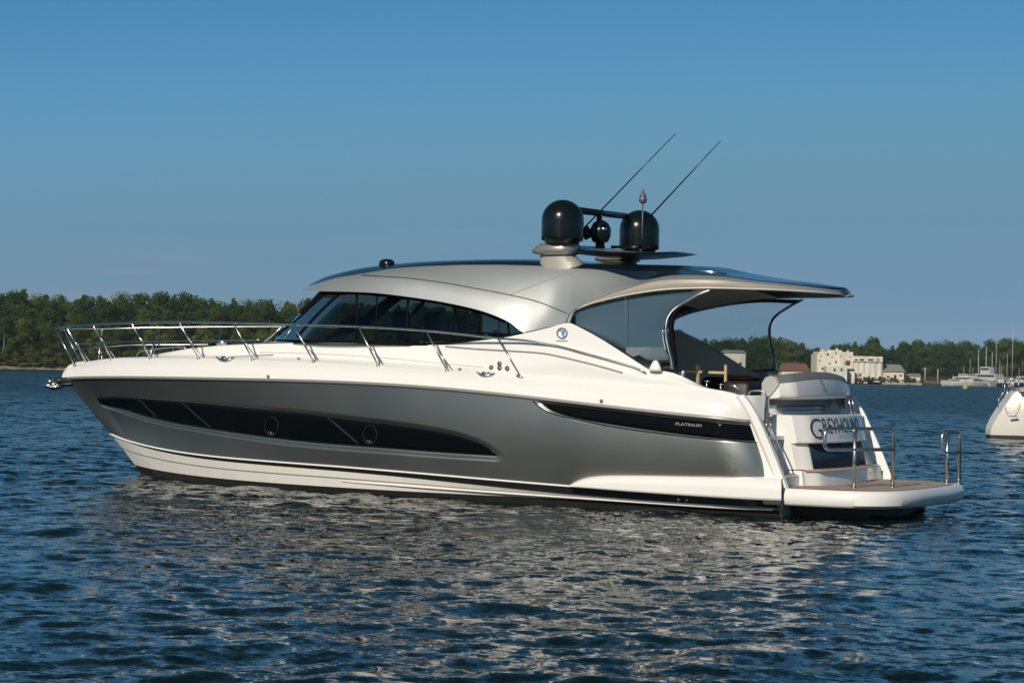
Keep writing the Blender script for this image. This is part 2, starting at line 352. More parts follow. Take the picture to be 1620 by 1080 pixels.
# ================================================ TREES
def leafmat(name,c1,c2,tr=.25):
    M=bpy.data.materials.new(name); M.use_nodes=True; t=M.node_tree; t.nodes.clear(); o=t.nodes.new('ShaderNodeOutputMaterial')
    tc=t.nodes.new('ShaderNodeTexCoord'); n=t.nodes.new('ShaderNodeTexNoise'); n.inputs['Scale'].default_value=.55; n.inputs['Detail'].default_value=6; t.links.new(tc.outputs['Object'],n.inputs[0])
    oi=t.nodes.new('ShaderNodeObjectInfo'); ad=t.nodes.new('ShaderNodeMath'); ad.operation='MULTIPLY_ADD'; ad.inputs[1].default_value=.7; t.links.new(oi.outputs['Random'],ad.inputs[0]); 
    sb=t.nodes.new('ShaderNodeMath'); sb.operation='SUBTRACT'; sb.inputs[1].default_value=.35; t.links.new(n.outputs[0],sb.inputs[0]); t.links.new(sb.outputs[0],ad.inputs[2])
    mx=t.nodes.new('ShaderNodeMix'); mx.data_type='RGBA'; mx.inputs[6].default_value=(*c1,1); mx.inputs[7].default_value=(*c2,1); t.links.new(ad.outputs[0],mx.inputs[0])
    df=t.nodes.new('ShaderNodeBsdfDiffuse'); tl=t.nodes.new('ShaderNodeBsdfTranslucent'); ms=t.nodes.new('ShaderNodeMixShader'); ms.inputs[0].default_value=tr
    t.links.new(mx.outputs[2],df.inputs[0]); t.links.new(mx.outputs[2],tl.inputs[0]); t.links.new(df.outputs[0],ms.inputs[1]); t.links.new(tl.outputs[0],ms.inputs[2]); t.links.new(ms.outputs[0],o.inputs[0]); return M
L_dark=leafmat('dark_foliage',(.020,.046,.020),(.055,.100,.032))
L_mid=leafmat('green_foliage',(.036,.066,.022),(.095,.135,.034))
L_yel=leafmat('yellowing_foliage',(.065,.10,.025),(.145,.17,.04))
L_rus=leafmat('rusty_foliage',(.07,.05,.022),(.12,.085,.03))
L_bush=leafmat('shore_scrub',(.045,.072,.022),(.10,.125,.035))
M_bark=pm('bark',(.13,.11,.09),.9,noise=.3)
def crown_mesh(rnd,h,rad,base,nclump,nleaf,ls=.42):
    cl=[]
    for i in range(nclump):
        f=rnd.random()**.8; z=base+(h-base)*f; w=rad*math.sin(math.pi*(.18+.78*(f**.85)))**.7
        a=rnd.random()*6.28; q=w*math.sqrt(rnd.random())*.85; cl.append((Vector((q*math.cos(a),q*math.sin(a),z-rad*.12)),rad*rnd.uniform(.24,.46)))
    cl.append((Vector((0,0,h-rad*.3)),rad*.3))
    V=[];Fc=[]
    for i in range(nleaf):
        c,r=cl[rnd.randrange(len(cl))]
        while True:
            v=Vector((rnd.uniform(-1,1),rnd.uniform(-1,1),rnd.uniform(-1,1)))
            if .2<v.length<1: break
        v=v.normalized()*(v.length**.4); p=c+Vector((v.x*r,v.y*r,v.z*r*.75))*(1+.05*rnd.gauss(0,1))
        nrm=(v+Vector((rnd.gauss(0,.28),rnd.gauss(0,.28),rnd.gauss(.12,.28)))).normalized()
        t=nrm.orthogonal().normalized(); t=Matrix.Rotation(rnd.random()*6.28,3,nrm)@t; b=nrm.cross(t); s=ls*rnd.uniform(.5,1.15)
        k=len(V); V+=[p+t*s*.5,p+b*s*.38,p-t*s*.5,p-b*s*.38]; Fc.append((k,k+1,k+2,k+3))
    return V,Fc,cl
def tree_proto(seed,name,label,group,h,rad,base,mat,nleaf=2600,ls=.46,nclump=26,catg='tree'):
    rnd=random.Random(seed); t=thing(name,(0,0,-500),label,catg,group); t.location=(0,0,0)
    V,Fc,cl=crown_mesh(rnd,h,rad,base,nclump,nleaf,ls); mk('crown',V,Fc,mat,t,smooth=False)
    B=MB(); B.tube([(0,0,-.6),(.1,.05,h*.3),(-.05,.1,h*.6),(0,0,h*.85)],[h*.022+.06,h*.018+.04,h*.012+.02,.04],7)
    for c,r in cl[:9]:
        z=max(h*.25,c.z-h*.22); B.tube([(0,0,z),(c.x*.5,c.y*.5,(z+c.z)/2+.2),tuple(c)],[.11,.08,.03],5)
    B.build('trunk',M_bark,t); return t
def place(root,loc,rz,s,label=None,group=None,mat=None,first=set()):
    if root.name in first:
        r=root.copy(); link(r)
        for ch in root.children:
            c=ch.copy(); link(c); c.parent=r
            if mat and c.name.startswith('crown'):
                c.material_slots[0].link='OBJECT'; c.material_slots[0].material=mat
    else: first.add(root.name); r=root
    r.location=loc; r.rotation_euler=(0,0,rz); r.scale=s
    if label: r['label']=label
    if group: r['group']=group
    return r
GL='broadleaf trees standing along the left shore'; GR='broadleaf trees standing behind the right shore'; GB='scrub bushes fringing the left beach'
LL='leafy green tree in the row along the left shore'; LR='dark green tree in the belt behind the right shore'
protoL=[tree_proto(11+i,'broadleaf_tree',LL,GL,12,rad,b,m,6000,.38,30) for i,(rad,b,m) in enumerate([(4.2,2.2,L_dark),(3.6,1.6,L_mid),(4.8,2.6,L_mid),(3.8,2.,L_dark)])]
protoY=tree_proto(31,'broadleaf_tree','yellow-green tree in front of the darker trees on the left shore','yellowing trees on the left shore',9,3.6,1.2,L_yel,4600,.38,22)
protoX=tree_proto(37,'broadleaf_tree','rust-tinted tree on the left shore just ahead of the windscreen','rusty trees on the left shore',9,3.6,1.6,L_rus,4600,.38,22)
protoR=[tree_proto(41+i,'broadleaf_tree',LR,GR,12,rad,b,m,5200,.46,26) for i,(rad,b,m) in enumerate([(5.4,2.0,L_dark),(4.6,1.4,L_dark),(5.0,2.4,L_mid)])]
protoB=tree_proto(51,'scrub_bush','low scrubby bush at the top of the left beach',GB,3.0,2.1,.2,L_bush,1100,.4,14,'bush')
rnd=random.Random(5)
def hleft(px):  # tree top height wanted (m) along the left shore, read at its depth
    t=[(-300,100),(0,100),(40,106),(60,101),(100,99),(170,101),(240,104),(300,103),(340,99),(400,97),(480,99),(600,98),(900,96)]
    for a,b in zip(t,t[1:]):
        if a[0]<=px<=b[0]: return a[1]+(b[1]-a[1])*(px-a[0])/(b[0]-a[0])
    return 98
for row,(off,step) in enumerate([(42,34),(26,32),(14,30)]):
    x=-230+row*11
    while x<(760 if row==0 else 640):
        dd=shore_depth(x)+off+rnd.uniform(-4,4); z=[3.2,2.4,1.6][row]
        H=hleft(x)*dd/FPX*1.0+2.1-z; H*= [rnd.uniform(.97,1.06),rnd.uniform(.78,.95),rnd.uniform(.52,.78)][row]
        p=ground(x,dd,z-.3)
        if row==2 and rnd.random()<.30: place(protoY,p,rnd.random()*6,(1,1,H/9*rnd.uniform(.8,1)))
        elif row==2 and 380<x<520: place(protoX,p,rnd.random()*6,(1,1,H/9))
        else:
            s=H/12; w=s*rnd.uniform(.95,1.25); place(rnd.choice(protoL),p,rnd.random()*6,(w,w,s))
        x+=step*rnd.uniform(.75,1.2)
x=-120
while x<560:
    dd=shore_depth(x)+rnd.uniform(1.5,4.5); s=rnd.uniform(.6,1.15); place(protoB,ground(x,dd,.9),rnd.random()*6,(s*1.2,s*1.2,s)); x+=rnd.uniform(11,20)
def hright(px):
    t=[(1000,52),(1140,55),(1165,58),(1185,56),(1215,62),(1240,58),(1275,52),(1290,44),(1310,48),(1345,55),(1362,52),(1375,63),(1390,60),(1410,48),(1440,60),(1470,58),(1500,60),(1530,60),(1555,56),(1585,66),(1700,70)]
    for a,b in zip(t,t[1:]):
        if a[0]<=px<=b[0]: return a[1]+(b[1]-a[1])*(px-a[0])/(b[0]-a[0])
    return 58
for row,(off,step) in enumerate([(75,24),(50,27)]):
    x=1085+row*9
    while x<1800:
        dd=shore_depth(x)+off+rnd.uniform(-6,6); z=3.
        H=(hright(x)*dd/FPX+2.1-z)*[rnd.uniform(.97,1.04),rnd.uniform(.72,.95)][row]; s=H/12; w=s*rnd.uniform(.95,1.25)
        place(rnd.choice(protoR),ground(x,dd,z-.3),rnd.random()*6,(w,w,s)); x+=step*rnd.uniform(.75,1.2)
# the wood behind the shore rows: one mass
def wood():
    rnd=random.Random(9); V=[];Fc=[]
    for i in range(46000):
        x=rnd.uniform(-420,2000); left=x<850; off=rnd.uniform(60,100) if left else rnd.uniform(95,150)
        dd=shore_depth(x)+off; hh=(hleft(x) if left else hright(x))*(.88 if left else .84)*dd/FPX+2.1
        if 760<x<1080: hh=11
        z=2+(hh-2)*rnd.random()**.6; hh2=1+.10*math.sin(x*.21)+.07*math.sin(x*.53+1)
        p=ground(x,dd,z*hh2); nrm=Vector((rnd.gauss(0,.6)-d0.x*.5,rnd.gauss(0,.6)-d0.y*.5,rnd.gauss(.5,.5))).normalized()
        t=nrm.orthogonal().normalized(); b=nrm.cross(t); s=rnd.uniform(.8,1.7); k=len(V)
        V+=[p+t*s*.6,p+b*s*.5,p-t*s*.6,p-b*s*.5]; Fc.append((k,k+1,k+2,k+3))
    o=mk('woodland',V,Fc,L_dark,None,False); tag(o,'far woodland mass closing the view behind the trees on both shores','woodland',kind='stuff')
wood()

# ================================================ BUILDINGS AND SHORE THINGS
M_conc=pm('weathered_white_render',(.64,.59,.49),.9,noise=.42,nscale=.5,stretch=(1,1,.3))
M_conc2=pm('grey_white_render',(.60,.59,.51),.9,noise=.4,nscale=.7,stretch=(1,1,.25))
M_redroof=pm('brown_red_roof',(.16,.075,.05),.85,noise=.25,nscale=.6)
M_greyroof=pm('grey_sheet_roof',(.24,.24,.22),.7,noise=.2,nscale=.5)
M_dk=pm('dark_opening',(.03,.028,.025),.6)
M_rust=pm('rusty_red_door',(.12,.04,.03),.8,noise=.2)
def bl(px0,px1,ytop,ybot,depth,thick,back=0):
    """box params for a block spanning px0..px1 seen at depth; returns centre,size"""
    hx=lambda x:567+.0215*x
    a=ground(px0,depth);b=ground(px1,depth); xm=(px0+px1)/2; sc=depth/FPX
    zt=CAM.z+(hx(xm)-ytop)*sc; zb=CAM.z+(hx(xm)-ybot)*sc
    c=(a+b)/2+d0*(thick/2+back); c.z=(zt+zb)/2; return c,(abs(px1-px0)*sc,thick,zt-zb)
def facade(px,y,depth,w,h,B):
    hx=567+.0215*px; sc=depth/FPX; p=ground(px,depth); p.z=CAM.z+(hx-y)*sc; B.box(p-d0*.03,(w*sc,.12,h*sc),TH)
def window(px,y,depth,w,h,parent,mat=None):
    B=MB(); facade(px,y,depth,w,h,B); return B.build('window',mat or M_dk,parent,False)
# main white block with stepped parapet
D=712
r_=thing('derelict_factory',ground(1322,D,1.),'weathered white multi-storey block with a stepped parapet by the right shore','building')
B=MB()
for a in [(1293,1341,560,600,D,14),(1296,1310,556,560,D,13.8),(1310,1332,553.5,560,D,13.7),(1332,1350,556.5,561,D,13.6),(1341,1350,561,598,D,13.5)]: c,s=bl(*a); B.box(c,s,TH)
B.build('wall',M_conc,r_,False)
B=MB(); c,s=bl(1308,1341,579,607,D-7,7); B.box(c,s,TH); B.build('annex_wall',M_conc2,r_,False)
for x,y,w,h in [(1310,560.5,3,3.5),(1323,558.5,2,2.5),(1323,572.5,2.2,4),(1313,575,3,2),(1302,583,3,4),(1297,570,2,2)]: window(x,y,D,w,h,r_)
window(1342,574,D,7.5,7.5,r_,M_rust)
for x,y in [(1299,563),(1317,564.5),(1331,563),(1345,564.5),(1300,591),(1336,575)]: window(x,y,D,1.6,2.2,r_)
B=MB()
for a in [(1302,1305,552.5,556,D,1.2),(1325,1328,550.5,553.5,D,1.2),(1343,1345,553.5,556.5,D,1)]: c,s=bl(*a); B.box(c+d0*3,s,TH)
B.build('roof_vent',M_conc2,r_,False)
for x,y,w,h in [(1321,585,3,4.5),(1332,584.5,3,4.5),(1327,600,5,5)]: window(x,y,D-7,w,h,r_)
B=MB(); c,s=bl(1341,1353,584,606,D-3,5); B.box(c,s,TH); B.build('lean_to_wall',M_conc,r_,False); B=MB(); c,s=bl(1342,1352,582.5,584,D-4,6); B.box(c,s,TH); B.build('lean_to_roof',M_greyroof,r_,False)
r_=thing('silo_building',ground(1374,D,1.),'white silo block of tall vertical bays standing right of the stepped block','building')
B=MB(); c,s=bl(1350.5,1397,572,604,D,11,.3); B.box(c,s,TH)
for i in range(5):
    x=1356+i*9.2; p=ground(x,D+.9,0); B.lathe((p.x,p.y,1.2),[(.86,0),(.86,6.0)],16)
B.build('wall',M_conc2,r_,False)
B=MB(); c,s=bl(1350.5,1397,563.5,572,D-.4,11.6); B.box(c,s,TH); B.build('head_house',M_conc,r_,False)
for x,w in [(1355,4),(1364,7),(1378,8),(1390,3)]: window(x,569,D-.4,w,2.6,r_)
B=MB(); c,s=bl(1360,1374,590,606,D-4,3.6); B.box(c,s,TH); B.build('loading_annex',M_conc,r_,False)
window(1362,593,D-4,3,4,r_); window(1369,600,D-4,5,8,r_)
def gable(name,label,px0,px1,ye,yr,yb,D,thick,wm,rm,wins):
    r_=thing(name,ground((px0+px1)/2,D,1.),label,'building'); c,s=bl(px0,px1,ye,yb,D,thick); B=MB(); B.box(c,s,TH); B.build('wall',wm,r_,False)
    sc=D/FPX; ex=r0*(s[0]/2+.35); zt=c.z+s[2]/2+.02; zr=zt+(ye-yr)*sc; f=-d0*(thick/2+.4); base=Vector((c.x,c.y,0))
    V=[base-ex+f,base+ex+f,base-ex*.8,base+ex*.8,base-ex-f,base+ex-f]; zs=[zt,zt,zr,zr,zt,zt]
    V=[Vector((v.x,v.y,z)) for v,z in zip(V,zs)]; o=mk('roof',V,[(0,1,3,2),(2,3,5,4),(0,2,4),(1,5,3)],rm,r_,False); solid(o,.15,1)
    for x,y,w,h in wins: window(x,y,D,w,h,r_)
    return r_
gable('waterside_shed','pale shed with a grey sloping roof at the right end of the silo block',1397.5,1431,588,577,605,D+1,10,M_conc,M_greyroof,[(1406,596,4,3),(1417,597,4,8),(1426,594,3,3)])
gable('red_roofed_house','low cream building with a brown-red roof left of the white block',1238,1281,587,575,600,D+4,9,M_conc,M_redroof,[(1262,594,3,4)])
gable('small_hut','tiny pale hut standing by itself near the quay end',1440,1457,595,591.5,604,D+3,5,M_conc2,M_greyroof,[(1448,600,3,5)])
gable('white_house','white house among trees seen through the yacht\'s cockpit opening',1146,1180,558,554,592,D+12,9,M_conc,M_greyroof,[(1160,575,4,4),(1172,575,4,4)])
# quay
B=MB(); c,s=bl(1398,1460,604.2,608.5,D-2,4); B.box(c,s,TH); q=B.build('quay',pm('old_quay_concrete',(.36,.31,.22),.9,noise=.25,nscale=.5),None,False)
tag(q,'low tan concrete quay wall at the water\'s edge below the sheds','quay')
B=MB(); c,s=bl(1461,1500,605.6,609.2,D+12,3); B.box(c,s,TH); q=B.build('jetty',pm('dark_jetty_timber',(.05,.042,.035),.9,noise=.3),None,False)
tag(q,'low dark timber jetty continuing right of the tan quay','jetty')
M_pole=pm('weathered_pole',(.42,.38,.32),.8,noise=.2)
for x,y0,y1,lab,arm in [(1464.5,581,604,'utility pole with a crossarm on the right shore',1),(1484.5,584,606,'plain pale pole to the right of the crossarm pole',0)]:
    D2=725; p=ground(x,D2); sc=D2/FPX; hx=567+.0215*x; t=thing('utility_pole',(p.x,p.y,CAM.z+(hx-y1)*sc-.8),lab,'pole')
    zt=CAM.z+(hx-y0)*sc; zb=CAM.z+(hx-y1)*sc-.8; MB().tube([(p.x,p.y,zb),(p.x,p.y,zt)],.17,8).build('post',M_pole,t)
    if arm: MB().box((p.x,p.y,zt-.5),(2.0,.14,.14),TH).build('crossarm',M_pole,t)
for i,x in enumerate([1357,1362,1376,1383,1393,1401,1411,1421,1434,1440,1446,1459]):
    k_=rnd.uniform(.28,.6); place(protoB,ground(x,D-5.5-rnd.random()*1.2,.55),rnd.random()*6,(k_*1.3,k_*1.3,k_),'low green scrub growing along the quay edge below the pale sheds','scrub along the right quay edge')
# water tower
t=thing('water_tower',ground(173,900,6),'pale round water tank showing above the treetops on the left','water tower'); p=ground(173,900)
MB().lathe((p.x,p.y,24.3),[(.3,-1.7),(1.8,-1.2),(2.6,-.2),(2.6,.7),(1.9,1.8),(.6,2.3),(.1,2.35)],20).build('tank',pm('pale_tank_paint',(.62,.70,.66),.5,noise=.06),t)
MB().tube([(p.x,p.y,6),(p.x,p.y,23.2)],[1.3,1.0],12).build('column',M_conc2,t)
# marker buoy
D2=520; p=ground(1528.5,D2,0); t=thing('marker_buoy',p,'small yellow-topped marker buoy afloat in front of the marina','buoy')
MB().lathe((p.x,p.y,0),[(.45,-.3),(.6,.0),(.6,.35),(.42,.5),(.4,1.2),(.15,1.5)],14).build('float',pm('yellow_buoy_paint',(.34,.33,.12),.6,noise=.1),t)
MB().lathe((p.x,p.y,1.5),[(.05,0),(.05,.7)],8).build('topmark',M_dk,t)
# marina boats
M_bt=[pm('white_boat_paint',(.45,.46,.46),.4,noise=.1),pm('pale_grey_boat_paint',(.24,.26,.27),.45,noise=.1),pm('cream_boat_paint',(.55,.50,.42),.5,noise=.1),pm('navy_boat_paint',(.04,.06,.11),.4)]
def small_boat(px,D,L,Bm,H,cabins,mast,mi,label,ang=0,cat_='boat',group=None):
    p=ground(px,D,0); t=thing('moored_boat',p,label,cat_,group); A=Matrix.Rotation(TH+ang,3,'Z')
    tr=lambda x,y,z:p+A@Vector((x,y,z))
    N=14; rows=[]
    for k in range(N):
        u=k/(N-1); x=-L/2+L*u; b=Bm/2*(1-max(0,(.35-u)/.35)**2.0)*(1 if u<.8 else 1-.18*((u-.8)/.2)); sh=H*(1+.28*(1-u)**2); xx=x-(.0)
        rows.append([tr(xx-(.35*(1-u)**3)*H,-b,sh),tr(xx,-b*.96,sh*.5),tr(xx+.3*(1-u)**2,-b*.8,0),tr(xx+.3*(1-u)**2,0,-.35),tr(xx+.3*(1-u)**2,b*.8,0),tr(xx,b*.96,sh*.5),tr(xx-(.35*(1-u)**3)*H,b,sh),tr(xx,0,sh+.08),tr(xx-(.35*(1-u)**3)*H,-b,sh)])
    B=MB().grid(rows); b0=(N-1)*9; B.F.append(tuple(range(b0+7,b0-1,-1))); sharp(B.build('hull',M_bt[mi],t),50)
    for (x0,x1,z0_,z1,w) in cabins:
        B=MB(); cx=(x0+x1)/2*L; B.box((0,0,0),((x1-x0)*L,w*Bm,(z1-z0_)),0,.08); V=[tr(cx+v.x,v.y,z0_+(z1-z0_)/2+v.z) for v in B.V]
        o=mk('cabin',V,B.F,M_bt[0 if mi!=0 else 0],t,False)
        B=MB(); B.box((0,0,0),((x1-x0)*L*.86,w*Bm+.03,(z1-z0_)*.3)); mk('cabin_window',[tr(cx+v.x,v.y,z0_+(z1-z0_)*.68+v.z) for v in B.V],B.F,M_dk,t,False)
    for (mx,mz,r) in mast:
        MB().tube([tr(mx*L,0,H),tr(mx*L,0,mz)],[r,r*.6],6).build('mast',M_bt[0],t)
        if mz>6: MB().tube([tr(mx*L,0,H+1.),tr((mx+.33)*L,0,H+1.05)],r*.8,6).build('boom',M_bt[2],t)
    return t
MD=[(1508,690,7,2.6,1.0,[(-.15,.3,1.,2.1,.7)],[(0,3.4,.06)],0,'low white motorboat at the left end of the marina'),
 (1520,705,11,3.4,1.3,[(-.2,.35,1.3,2.9,.75),(-.05,.2,2.9,3.8,.6)],[(.1,6.2,.08)],2,'cream two-deck cruiser second from the left end of the marina'),
 (1533,712,10,3.4,1.3,[(-.25,.35,1.3,2.8,.8),(-.1,.25,2.8,3.7,.6)],[(.05,8.6,.08)],0,'white flybridge boat left of the grey ship in the marina'),
 (1543,700,9,3.,1.1,[(-.2,.3,1.1,2.3,.7)],[(-.1,5.5,.07),(.2,7.0,.06)],2,'small cream boat with two thin masts in front of the grey ship'),
 (1562,725,17,5,1.9,[(-.2,.3,1.9,4.0,.8),(-.1,.12,4.0,6.2,.5)],[(-.2,11.5,.14),(-.02,12.8,.15),(.12,11.,.12),(.3,8.,.10)],1,'largest grey ship of the marina with several short masts'),
 (1579,715,11,3.2,1.2,[(-.2,.2,1.2,2.0,.6)],[(-.05,14,.09)],0,'white sailing boat with a tall mast just right of the grey ship'),
 (1586,695,8,3.,1.,[(-.1,.3,1.,2.1,.7)],[(-.1,6.6,.07)],3,'dark blue boat with pale cabin right of the grey ship'),
 (1594,702,10,3.2,1.2,[(-.2,.3,1.2,2.5,.7)],[(0,10.5,.08)],1,'grey boat with a mid-height mast near the right of the marina'),
 (1603,722,12,3.4,1.3,[(-.2,.2,1.3,2.1,.6)],[(-.05,19,.10)],0,'white sailing boat with the tallest mast in the marina'),
 (1613,697,9,3,1.2,[(-.2,.3,1.2,2.8,.75)],[(0,6,.07)],3,'navy hulled boat with white cabin at the right edge of the marina'),
 (1625,705,12,3.6,1.5,[(-.25,.35,1.5,3.4,.8)],[(.0,13,.10)],0,'white cabin boat cut by the photo edge in the marina')]
for i,a in enumerate(MD): small_boat(*a,ang=R([5,-8,10,35,-50,12,70,-20,60,80,5][i]))
#MAIN
# ================================================ THE YACHT
Y=thing('motor_yacht',(-7,0,0),'large silver-grey motor yacht with white deck, long black hull windows and black radar domes','yacht')
def text(s,size,c,rot,mat,parent,name,ext=.003,off_=0,sx=1):
    cu=bpy.data.curves.new(name,'FONT'); cu.body=s; cu.size=size; cu.extrude=ext; cu.align_x='CENTER'; cu.align_y='CENTER'; cu.resolution_u=3; cu.offset=off_
    ob=bpy.data.objects.new(name,cu); link(ob); bpy.context.view_layer.update()
    me=bpy.data.meshes.new_from_object(ob.evaluated_get(bpy.context.evaluated_depsgraph_get())); bpy.data.objects.remove(ob)
    V=[Vector((v.co.x*sx,v.co.y,v.co.z)) for v in me.vertices]; return V,[tuple(p.vertices) for p in me.polygons]
def planf(x0,xm,Bm,p):
    def f(X,z=0):
        if X>=xm: return Bm-.0045*(X-xm)**2
        u=min(1,(xm-X)/(xm-x0)); return Bm*(1-u**p)
    return f
bs0=planf(-15.86,-4.5,2.45,2.3); bc0=planf(-14.76,-4.2,2.26,2.1); bw0=planf(-14.15,-4.5,2.12,2.1)
def aftend(z): return -.06+(-.47+.06)*(z-.5)/(1.37-.5)
def rnd_aft(f):
    def g(X,z=1):
        xe=aftend(z); u=(X-(xe-.70))/.76
        b=f(X)
        if u>0: b-=.52*(1-math.sqrt(max(0,1-min(u,1)**2)))
        return b
    return g
bs=rnd_aft(bs0); bc=rnd_aft(bc0)
def fitpx(pts,deg,n):
    a=np.array(pts,float); c=np.polyfit(a[:,0]/1000,a[:,1],deg); xs=np.linspace(a[0,0],a[-1,0],n); return [(x,float(np.polyval(c,x/1000))) for x in xs]
SHp=[(100,598),(150,597.2),(200,597),(330,598.5),(450,602),(600,608),(700,614.5),(780,621.5),(840,629.5),(950,642),(1050,652.5),(1150,663),(1188,667)]
C1p=[(171,686.5),(203,697),(244,708),(300,717.5),(355,724),(500,735),(600,744),(700,752),(774,758),(840,764.5),(940,772),(1040,780),(1130,786),(1229,791)]
C2p=[(173,688),(203,700),(244,711.5),(300,722),(355,730),(500,742),(600,751),(700,761),(840,776),(940,785),(1040,792.5),(1130,798.5),(1230,803)]
C3p=[(210,733.5),(232,742),(300,750.5),(346,755.5),(494,768),(592,774),(700,779.5),(840,786),(1040,798),(1130,802.5),(1231,806.5)]
N=420
def curve(pts,deg,f,x0,n=N,y0snap=True):
    out=[]
    for i,(x,y) in enumerate(fitpx(pts,deg,n)):
        out.append(P(x,y,f))
    if y0snap:  # bring the first points cleanly to the stem
        p=out[0]; 
    L=[0]
    for a,b in zip(out,out[1:]): L.append(L[-1]+(b-a).length)
    # resample by arc
    res=[];j=0
    for k in range(n):
        s=L[-1]*k/(n-1)
        while j<n-2 and L[j+1]<s: j+=1
        t=(s-L[j])/max(L[j+1]-L[j],1e-9); res.append(out[j].lerp(out[j+1],t))
    return res
sheer=curve(SHp,6,lambda X,z:bs(X,1.4),0); c1=curve(C1p,6,lambda X,z:bc(X,.35),0); c2=curve(C2p,6,lambda X,z:bc0(X)*.995-.004,0); c3=curve(C3p,6,lambda X,z:bw0(X),0)
def snap(c,y=0):
    # drag the first ~25 stations so that the curve starts on the centreline
    dy=c[0].y-y; 
    for i in range(30): c[i].y-=dy*(1-i/30)**2
    return c
for c in (sheer,c1,c2,c3): snap(c)
NV=96
def side_point(a,b,f,i):
    p=a.lerp(b,f); u=i/(N-1)
    fl=.17*math.sin(math.pi*f)*(max(0,1-u*2.2))       # concave flare towards the bow
    bu=.07*math.sin(math.pi*f)*min(1,max(0,(u-.3)*2)) # slight belly aft
    s=1 if i>0 else 0
    p.y+= (fl-bu)*min(1,i/20); return p
rows=[[side_point(sheer[i],c1[i],k/(NV-1),i) for i in range(N)] for k in range(NV)]
B0=MB().grid(rows)
ho=B0.build('hull_raw',None,None); T_hull=bvh(ho); bpy.data.objects.remove(ho)
# recessed window bays pressed into the hull side
gt=[(154,629.5),(217,632),(286,638),(345,643.5),(411,650),(480,656),(559,666),(638,675.5),(697,685),(737,695),(766,707),(785,721)]
gb=[(154,630.5),(158,637),(189,648),(244,664),(328,679),(411,691),(480,699),(550,705),(618,710),(697,716),(785,721.5)]
qt=[(856,637.5),(940,646.5),(1065,661),(1140,668.5),(1192,672.5)]
qb=[(856,638.5),(872,649),(902,659),(965,670.5),(1065,685),(1140,693.5),(1201,697)]
def polyd(poly):
    A=np.array(poly,float); Bq=np.roll(A,-1,axis=0)
    def f(x,y):
        d=Bq-A; t=np.clip(((x-A[:,0])*d[:,0]+(y-A[:,1])*d[:,1])/((d**2).sum(1)+1e-9),0,1)
        D=np.hypot(A[:,0]+t*d[:,0]-x,A[:,1]+t*d[:,1]-y).min()
        c=((A[:,1]>y)!=(Bq[:,1]>y)); xi=A[:,0]+(y-A[:,1])/(Bq[:,1]-A[:,1]+1e-9)*d[:,0]
        return -D if (c&(x<xi)).sum()%2 else D
    return f
f1=polyd(cat2(gt,60)+cat2(gb,60)[::-1]); f2=polyd(cat2(qt,40)+cat2(qb,40)[::-1])
def proj(p):
    q=p-CAM; z=q.dot(fw); return 810+FPX*q.dot(rt)/z,540-FPX*q.dot(up)/z
for r in rows:
    for v in r:
        x,y=proj(v)
        if 140<x<800 and 620<y<735:
            wd=3.5+5*min(1,max(0,(x-150)/300)); d=f1(x,y); tp0=max(0,min(1,(x-150)/50))
            if d<wd: t=max(0,min(1,d/wd)); t=t*t*(3-2*t); v.y+=.075*(1-t)*tp0
        elif 840<x<1215 and 630<y<705:
            d=f2(x,y)
            if d<3.5: t=max(0,min(1,d/3.5)); t=t*t*(3-2*t); v.y+=.03*(1-t)
B=MB().grid(rows,mirror=True); hull=B.build('hull',M_hull,Y,weld=.0005)
def band(name,a,b,mat,m=6,sub=hull,off=0):
    B=MB().grid([[a[i].lerp(b[i],k/(m-1)) for i in range(N)] for k in range(m)],mirror=True); return B.build(name,mat,sub)
band('black_stripe',c1,c2,M_stripe)
band('bottom_band',c2,c3,M_whiteb)
keel=[Vector((v.x+.15+(.25 if i<20 else 0),v.y*.9,v.z-.45)) for i,v in enumerate(c3)]; kc=[Vector((v.x+.5,0,-.75)) for v in c3]
band('antifouling_bottom',c3,keel,M_anti,3)
band('antifouling_bottom',keel,kc,M_anti,3)
# transom closing face
tr=[sheer[-1],c1[-1],c2[-1],c3[-1],keel[-1]]; B=MB(); V=tr+[mir(v) for v in tr[::-1]]; B.add(V,[tuple(range(len(V)))]); B.build('transom_plate',M_white,hull,False)
panel('hull_window',gt,gb,T_hull,M_black,hull,off=lambda x:.004-.054*max(0,min(1,(x-158)/45)),n=120,m=8)
panel('quarter_window',qt,qb,T_hull,M_black,hull,off=-.018,n=80,m=6)
V,Fc=None,None
def hull_text():
    V,Fc=text('PLATINUM',9.2,None,None,M_silver,hull,'hull_lettering',ext=0,sx=.95)
    out=[hit(1089+v.x,671.8+(v.x)*.075-v.y*.72,T_hull,-.006) for v in V]; o=mk('hull_lettering',out,Fc,M_silver,hull,False)
strip('window_trim',[(843,634),(858,646),(880,656),(905,662),(965,674),(1065,688),(1140,696),(1201,699.5)],1.6,T_hull,M_black,hull,off=.004)
M_satin=pm('satin_rub_rail',(.36,.36,.34),.38,.5)
